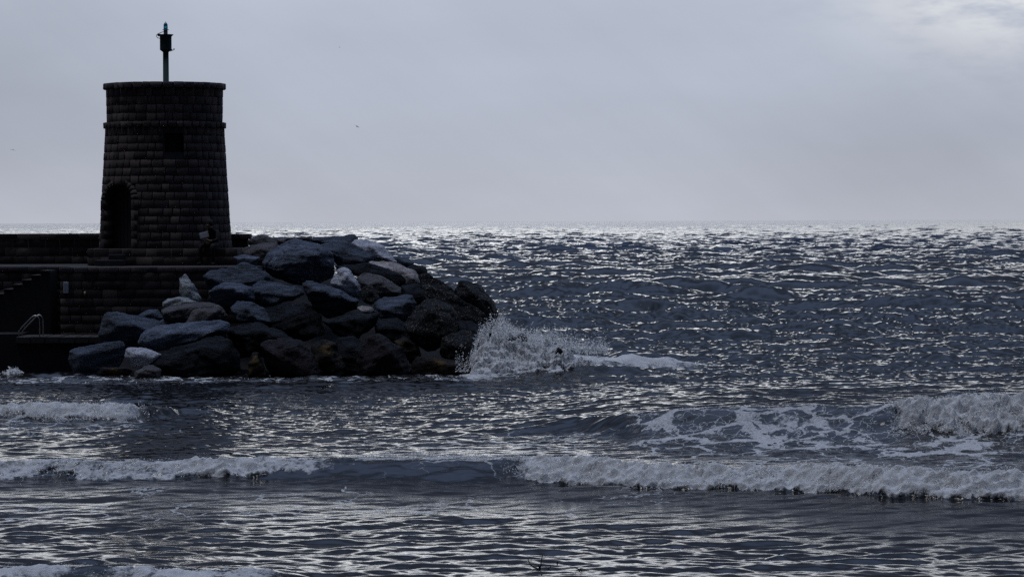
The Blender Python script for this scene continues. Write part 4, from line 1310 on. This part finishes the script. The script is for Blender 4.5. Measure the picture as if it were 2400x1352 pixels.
# the rubble the boulders lie on (one continuous bank)
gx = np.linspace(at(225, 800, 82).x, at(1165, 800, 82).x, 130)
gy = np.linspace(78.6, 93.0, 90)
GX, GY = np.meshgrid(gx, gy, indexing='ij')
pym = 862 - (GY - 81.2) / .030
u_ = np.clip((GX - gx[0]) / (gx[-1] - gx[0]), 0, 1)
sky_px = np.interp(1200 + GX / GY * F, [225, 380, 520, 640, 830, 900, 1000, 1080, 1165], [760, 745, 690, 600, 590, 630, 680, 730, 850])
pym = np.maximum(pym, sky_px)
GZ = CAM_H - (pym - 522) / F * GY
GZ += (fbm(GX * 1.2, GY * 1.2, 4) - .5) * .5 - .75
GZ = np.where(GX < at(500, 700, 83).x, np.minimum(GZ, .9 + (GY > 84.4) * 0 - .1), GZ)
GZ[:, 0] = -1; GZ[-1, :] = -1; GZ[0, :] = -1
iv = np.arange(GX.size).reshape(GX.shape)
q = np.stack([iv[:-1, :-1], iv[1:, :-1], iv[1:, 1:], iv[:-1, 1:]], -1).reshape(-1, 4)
o = link('rubble_bank', mesh_np('rubble_bank', np.stack([GX.ravel(), GY.ravel(), GZ.ravel()], 1), q), simple('shade_black_rubble', (.006, .006, .008), .95, var=.5, scale=6.0, bump=.6))  # near-black base colour stands in for shade between the boulders
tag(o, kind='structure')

# ------------------------------------------------------------------ seated person
def grow(name, verts, edges, radii, root=0, sub=2):
    me = bpy.data.meshes.new(name)
    me.from_pydata(verts, edges, [])
    o = bpy.data.objects.new(name, me); col.objects.link(o)
    sk = o.modifiers.new('Skin', 'SKIN'); sk.branch_smoothing = .6
    for i, v_ in enumerate(me.skin_vertices[0].data):
        v_.radius = radii[i] if isinstance(radii[i], tuple) else (radii[i], radii[i])
        v_.use_root = (i == root)
    ss = o.modifiers.new('Sub', 'SUBSURF'); ss.levels = sub; ss.render_levels = sub
    bpy.context.view_layer.update()
    dg = bpy.context.evaluated_depsgraph_get()
    m2 = bpy.data.meshes.new_from_object(o.evaluated_get(dg))
    bpy.data.objects.remove(o); bpy.data.meshes.remove(me)
    for p in m2.polygons: p.use_smooth = True
    return m2


seat = at(503, 582.5, Y_PF + .12); seat.z = Z_PL
fwd = Vector((-.42, -.907, 0)); side = Vector((fwd.y, -fwd.x, 0))    # side: towards the person's own left is -side


def L(s, f_, z): return seat + side * s + fwd * f_ + Vector((0, 0, z))


SV = []; SE = []; SR = []


def pv(p, r, par=None):
    SV.append(tuple(p)); SR.append(r); i = len(SV) - 1
    if par is not None: SE.append((par, i))
    return i


foot_z = Z_Q - Z_PL
pel = pv(L(0, .02, .11), (.15, .13))
ab = pv(L(0, .05, .26), (.14, .12), pel)
chs = pv(L(0, .13, .42), (.165, .12), ab)
nk = pv(L(0, .215, .555), .06, chs)
hd0 = pv(L(0, .27, .625), (.07, .085), nk)
hd1 = pv(L(0, .30, .70), (.072, .09), hd0)
hd2 = pv(L(0, .30, .755), (.055, .06), hd1)
nose = pv(L(0, .405, .655), .014, hd0)
skin_pts = [SV[i] for i in (hd0, hd1, hd2, nose)]
hand_pts = []
for sg in (-1, 1):
    sh = pv(L(sg * .185, .14, .47), .075, chs)
    el = pv(L(sg * .24, .26, .24), .05, sh)
    wr = pv(L(sg * .10 - .02, .40, .20), .032, el)
    pm = pv(L(sg * .055 - .02, .43, .205), (.04, .022), wr)
    hand_pts.append(L(sg * .045 - .02, .44, .21))
    for k in range(4):
        a_ = (-.03 + .02 * k)
        k1 = pv(L(sg * .02 - .02, .455 + .006 * k, .19 + .022 * k), .0095, pm)
        pv(L(sg * -.012 - .02, .465 + .004 * k, .192 + .022 * k - abs(1.5 - k) * .003), .008, k1)
    th = pv(L(sg * .05 - .02, .445, .25), .011, pm)
    pv(L(sg * .03 - .02, .47, .268), .009, th)
    hp = pv(L(sg * .10, .08, .09), .11, pel)
    kn = pv(L(sg * .19, .46, .07), .068, hp)
    an = pv(L(sg * .20, .40, foot_z + .10), .045, kn)
    hl = pv(L(sg * .20, .385, foot_z + .045), .045, an)
    pv(L(sg * .235, .58, foot_z + .035), .036, hl)
pm_mesh = grow('person', SV, SE, SR, pel)
person = bpy.data.objects.new('person', pm_mesh); col.objects.link(person)
tag(person, 'person in black sitting hunched on the tower plinth, reading a pale booklet', 'person')
pm_mesh.materials.append(CLOTH); pm_mesh.materials.append(SKIN)
hc = L(0, .30, .69)
for p in pm_mesh.polygons:
    c = p.center
    if (c - hc).length < .125 or min((c - Vector(h)).length for h in hand_pts) < .085: p.material_index = 1
bm = bmesh.new()
bmesh.ops.create_uvsphere(bm, u_segments=18, v_segments=12, radius=1)
axis = (L(0, .27, .80) - L(0, .33, .66)).normalized()
for v_ in bm.verts:
    c = v_.co.copy()
    v_.co = L(c.x * .098, .262 + c.y * .115 + .012 * mnoise.noise(c * 4), .70 + c.z * .115 + .01 * mnoise.noise(c * 6))
hr = bm_obj('hair', bm, HAIR, None, True); hr.parent = person
bm = bmesh.new()
bm.free()
for sg in (-1, 1):
    bm = bmesh.new()
    bmesh.ops.create_uvsphere(bm, u_segments=8, v_segments=6, radius=.012, matrix=Matrix.Translation(L(sg * .033, .382, .685)))
    ey = bm_obj('eye', bm, BLACKM, None, True); ey.parent = person
# the sheet / booklet held in the hands
bc = at(478.5, 552, 87.75)
book = None
bm = bmesh.new()
ux = Vector((.93, .25, .28)).normalized(); uy = Vector((-.25, .45, .86)).normalized(); un = ux.cross(uy).normalized()
g = [[bm.verts.new(bc + ux * (i / 6 - .5) * .26 + uy * (j / 4 - .5) * .21 + un * (.012 * math.sin(i * 1.1) + k * .012)) for j in range(5)] for k in (0, 1) for i in range(7)]
for k in (0, 1):
    for i in range(6):
        for j in range(4):
            a_, b_, c_, d_ = g[k * 7 + i][j], g[k * 7 + i + 1][j], g[k * 7 + i + 1][j + 1], g[k * 7 + i][j + 1]
            bm.faces.new((a_, b_, c_, d_) if k else (d_, c_, b_, a_))
for i in range(6):
    bm.faces.new((g[i][0], g[i + 1][0], g[7 + i + 1][0], g[7 + i][0])); bm.faces.new((g[i + 1][4], g[i][4], g[7 + i][4], g[7 + i + 1][4]))
for j in range(4):
    bm.faces.new((g[0][j + 1], g[0][j], g[7][j], g[7][j + 1])); bm.faces.new((g[6][j], g[6][j + 1], g[13][j + 1], g[13][j]))
bmesh.ops.recalc_face_normals(bm, faces=bm.faces[:])
o = bm_obj('booklet', bm, PAPER, None, True)
tag(o, 'pale grey booklet held open by the seated person', 'booklet')

# ------------------------------------------------------------------ birds
def bird(label, mat, px, py, Yb, span, yaw, roll_, flap, group='gulls over the sea'):
    c = at(px, py, Yb)
    o = empty('gull', c, label, 'bird', group)
    me_ = grow('body', [(0, -.16, 0), (0, -.02, 0), (0, .12, .01), (0, .20, .03), (0, .25, .02)], [(0, 1), (1, 2), (2, 3), (3, 4)], [.02, .055, .045, .03, .01], 1, 1)
    b = link('body', me_, mat); b.parent = o
    for sg in (-1, 1):
        bm = bmesh.new()
        rows = []
        for (u, lead, trail, up) in ((.03, .09, -.06, .02), (.2, .12, -.04, .02 + flap * .12), (.45, .08, -.05, .02 + flap * .20), (.75, -.02, -.08, .02 + flap * .12), (1.0, -.12, -.13, flap * .0)):
            rows.append([bm.verts.new((sg * u * span / 2, lead, up + .008)), bm.verts.new((sg * u * span / 2, trail, up)), bm.verts.new((sg * u * span / 2, trail, up - .012)), bm.verts.new((sg * u * span / 2, lead, up - .012))])
        for a, b2 in zip(rows[:-1], rows[1:]):
            for k in range(4): bm.faces.new((a[k], a[(k + 1) % 4], b2[(k + 1) % 4], b2[k]))
        bm.faces.new(rows[0]); bm.faces.new(rows[-1][::-1])
        bmesh.ops.recalc_face_normals(bm, faces=bm.faces[:])
        w = bm_obj('wing', bm, mat); w.parent = o
    bm = bmesh.new()
    vs = [bm.verts.new(p) for p in ((-.03, -.14, 0), (.03, -.14, 0), (.055, -.27, 0), (-.055, -.27, 0), (-.03, -.14, .01), (.03, -.14, .01), (.05, -.27, .005), (-.05, -.27, .005))]
    for q in ((3, 2, 1, 0), (4, 5, 6, 7), (0, 1, 5, 4), (1, 2, 6, 5), (2, 3, 7, 6), (3, 0, 4, 7)): bm.faces.new([vs[i] for i in q])
    t_ = bm_obj('tail', bm, mat); t_.parent = o
    o.rotation_euler = (0, roll_, yaw)
    return o


bird('dark gull with bent wings flying low at the left edge of the sky', FEATHER_D, 30.5, 351, 520, 1.0, R(25), R(8), -.6)
bird('dark gull banking in the open sky right of the tower', FEATHER_D, 837, 297.5, 520, 1.0, R(-35), R(28), .5)
bird('tiny white gull high in the sky right of the beacon', FEATHER_W, 796, 111.5, 900, 1.0, R(70), R(5), .3)

# ------------------------------------------------------------------ drifting twigs
def twig(name, label, px, py, branches, r0=.006):
    p = onz(px, py, .0)
    z0 = float(sea(np.array([p.x]), np.array([p.y]))[0])
    p = onz(px, py, z0)
    bm = bmesh.new()
    k = p.y / F
    for br in branches:
        pts = [p + Vector((dx * k, dY, dz * k)) for dx, dz, dY in br]
        tube(bm, pts, [r0 * (1 - .6 * i / (len(pts) - 1)) for i in range(len(pts))], 6)
    o = bm_obj(name, bm, TWIG)
    return tag(o, label, 'driftwood', 'driftwood in the foreground water')


twig('driftwood_twig', 'largest black twig drifting near the bottom edge, two bare shoots sticking up', 1266, 1334,
     [[(-2, -8, 0), (0, 4, 0), (2, 12, 0), (3, 22, .02), (6, 34, .02)], [(0, 0, 0), (-14, 4, .05), (-22, 10, .05), (-27, 18, .05), (-29, 26, .05)], [(0, 2, 0), (-4, 10, -.03), (-5, 12, -.05)], [(-4, -6, 0), (8, -3, .1), (18, 0, .1), (26, 5, .1)], [(4, -6, 0), (14, -5, -.1), (24, -2, -.1)]], .011)
twig('driftwood_twig', 'small black forked twig right of the two-shooted one', 1358, 1333,
     [[(-10, 4, 0), (-2, 0, 0), (4, 2, 0), (14, 0, 0)], [(-2, 0, 0), (0, -4, 0), (1, -8, 0)], [(3, 1, 0), (5, -4, 0), (6, -6, 0)]], .009)
twig('driftwood_twig', 'tiny black stub above the forked twig, catching the light behind it', 1306, 1320, [[(0, -4, 0), (0, 3, 0), (2, 5, 0)], [(-2, 3, 0), (1, 4, 0), (3, 1, 0)]], .010)
twig('driftwood_twig', 'black scrap of weed floating right of the other twigs', 1537, 1326, [[(-6, 0, 0), (0, 3, 0), (6, 2, 0)], [(0, 2, 0), (2, -3, 0)]], .010)

# ------------------------------------------------------------------ sky and light
SUN_EL, SUN_AZ = R(75), R(-98)           # weak veiled sun, high on the left
w = bpy.data.worlds.new('World'); sc.world = w; w.use_nodes = True
nt = w.node_tree
nt.nodes.clear()


class WT(NT):
    def __init__(self, t): self.t = t


t = WT(nt)
tc = t.n('ShaderNodeTexCoord')
D = t.n('ShaderNodeVectorMath', {0: tc.outputs['Generated']}, operation='NORMALIZE').outputs[0]
sp = t.n('ShaderNodeSeparateXYZ', {0: D})
dx_, dy_, dz_ = sp.outputs
el = t.math('MULTIPLY', t.math('ARCSINE', dz_), 180 / math.pi)
az = t.math('MULTIPLY', t.math('ARCTAN2', dx_, dy_), 180 / math.pi)
sky = t.n('ShaderNodeTexSky', sky_type='NISHITA', sun_disc=False, sun_elevation=SUN_EL, sun_rotation=SUN_AZ)
clear = t.n('ShaderNodeVectorMath', {0: sky.outputs[0], 3: 0.05}, operation='SCALE').outputs[0]
# cloud deck: bright low in front, zenith boosted to light the foam, dark behind
eln = t.math('DIVIDE', t.math('MAXIMUM', el, 0.0), 90.0)
front = t.ramp(eln, [(0.0, (.49, .512, .585)), (.02, (.466, .505, .60)), (.05, (.445, .49, .595)), (.10, (.27, .30, .375)), (.145, (.12, .14, .19)), (.22, (.075, .09, .13)), (.34, (.065, .085, .13)), (.52, (.38, .53, .88)), (1.0, (.74, .99, 1.55))])
back = t.ramp(eln, [(0.0, (.008, .009, .012)), (.40, (.010, .012, .018)), (.68, (.11, .15, .24)), (1.0, (.74, .99, 1.55))])
ff = t.smooth(dy_, -.15, .6)
cl = t.mix(ff, back, front)


def gauss(v, c, s):
    q = t.math('DIVIDE', t.math('SUBTRACT', v, c), s)
    return t.math('POWER', 2.718, t.math('MULTIPLY', t.math('MULTIPLY', q, q), -1.0))


# sun glow behind the cloud, just above the frame, and a bright break at the upper right
glow = t.math('MULTIPLY', gauss(el, 8.5, 2.3), gauss(az, -3.0, 16.0))
cl = t.mix(1.0, cl, t.n('ShaderNodeVectorMath', {0: (1.7, 1.7, 1.64), 3: glow}, operation='SCALE').outputs[0], 'ADD')
mp = t.n('ShaderNodeMapping', {'Vector': D, 'Rotation': (0, R(38), 0), 'Scale': (.8, 1.0, 2.4)})
nzc = t.n('ShaderNodeTexNoise', {'Vector': mp.outputs[0], 'Scale': 7.0, 'Detail': 3.0, 'Roughness': 0.5})
nzb = t.n('ShaderNodeTexNoise', {'Vector': mp.outputs[0], 'Scale': 45.0, 'Detail': 4.0, 'Roughness': 0.6})
k = t.math('MULTIPLY_ADD', t.math('SUBTRACT', nzc.outputs[0], .5), .42, 1.0)
k = t.math('MULTIPLY_ADD', t.math('SUBTRACT', nzb.outputs[0], .5), .05, k)
# slightly duller towards the lower right and the far upper left of the view
k = t.math('SUBTRACT', k, t.math('MULTIPLY', .14, t.math('MULTIPLY', gauss(az, 7.5, 3.5), gauss(el, 1.3, 1.6))))
k = t.math('SUBTRACT', k, t.math('MULTIPLY', .16, t.math('MULTIPLY', gauss(az, -9.5, 4.0), gauss(el, 2.4, 3.0))))
cl = t.n('ShaderNodeVectorMath', {0: cl, 3: k}, operation='SCALE').outputs[0]
sh = t.math('ADD', az, t.math('MULTIPLY', el, 1.25))
shn = t.n('ShaderNodeTexNoise', {'Vector': t.n('ShaderNodeCombineXYZ', {0: sh, 1: t.math('MULTIPLY', el, .06), 2: 0.0}).outputs[0], 'Scale': .55, 'Detail': 3.0, 'Roughness': .55})
cl = t.n('ShaderNodeVectorMath', {0: cl, 3: t.math('MULTIPLY_ADD', t.math('SUBTRACT', shn.outputs[0], .5), .12, 1.0)}, operation='SCALE').outputs[0]
brk = t.math('MULTIPLY', gauss(el, 4.6, 1.3), gauss(az, 9.2, 2.6))
brk = t.math('MULTIPLY', brk, t.smooth(t.math('MULTIPLY_ADD', nzb.outputs[0], .8, t.math('MULTIPLY', nzc.outputs[0], .4)), .42, .72))
cl = t.mix(1.0, cl, t.n('ShaderNodeVectorMath', {0: (.50, .46, .33), 3: brk}, operation='SCALE').outputs[0], 'ADD')
mixc = t.mix(0.96, clear, cl)
up = t.smooth(dz_, -.02, -.001)
mixc = t.mix(up, (.02, .023, .03, 1), mixc)
bg = t.n('ShaderNodeBackground', {'Color': mixc, 'Strength': 1.0})
wo = t.n('ShaderNodeOutputWorld', {0: bg.outputs[0]})
w.cycles.sampling_method = 'MANUAL'
w.cycles.sample_map_resolution = 1024

sd = bpy.data.lights.new('sun', 'SUN')
sd.energy = 0.6
sd.angle = R(16)
sd.color = (1.0, .985, .96)
so = bpy.data.objects.new('sun', sd); col.objects.link(so)
sdir = Vector((math.sin(SUN_AZ) * math.cos(SUN_EL), math.cos(SUN_AZ) * math.cos(SUN_EL), math.sin(SUN_EL)))
so.rotation_euler = sdir.to_track_quat('Z', 'Y').to_euler()

vs_ = sc.view_settings
vs_.view_transform = 'Standard'; vs_.look = 'None'; vs_.gamma = 1.0; vs_.exposure = 0.0
vs_.use_curve_mapping = False
sc.cycles.use_denoising = False
sc.cycles.max_bounces = 10
sc.cycles.diffuse_bounces = 6
sc.cycles.glossy_bounces = 3
sc.cycles.transmission_bounces = 6
sc.cycles.caustics_reflective = False
sc.cycles.caustics_refractive = False
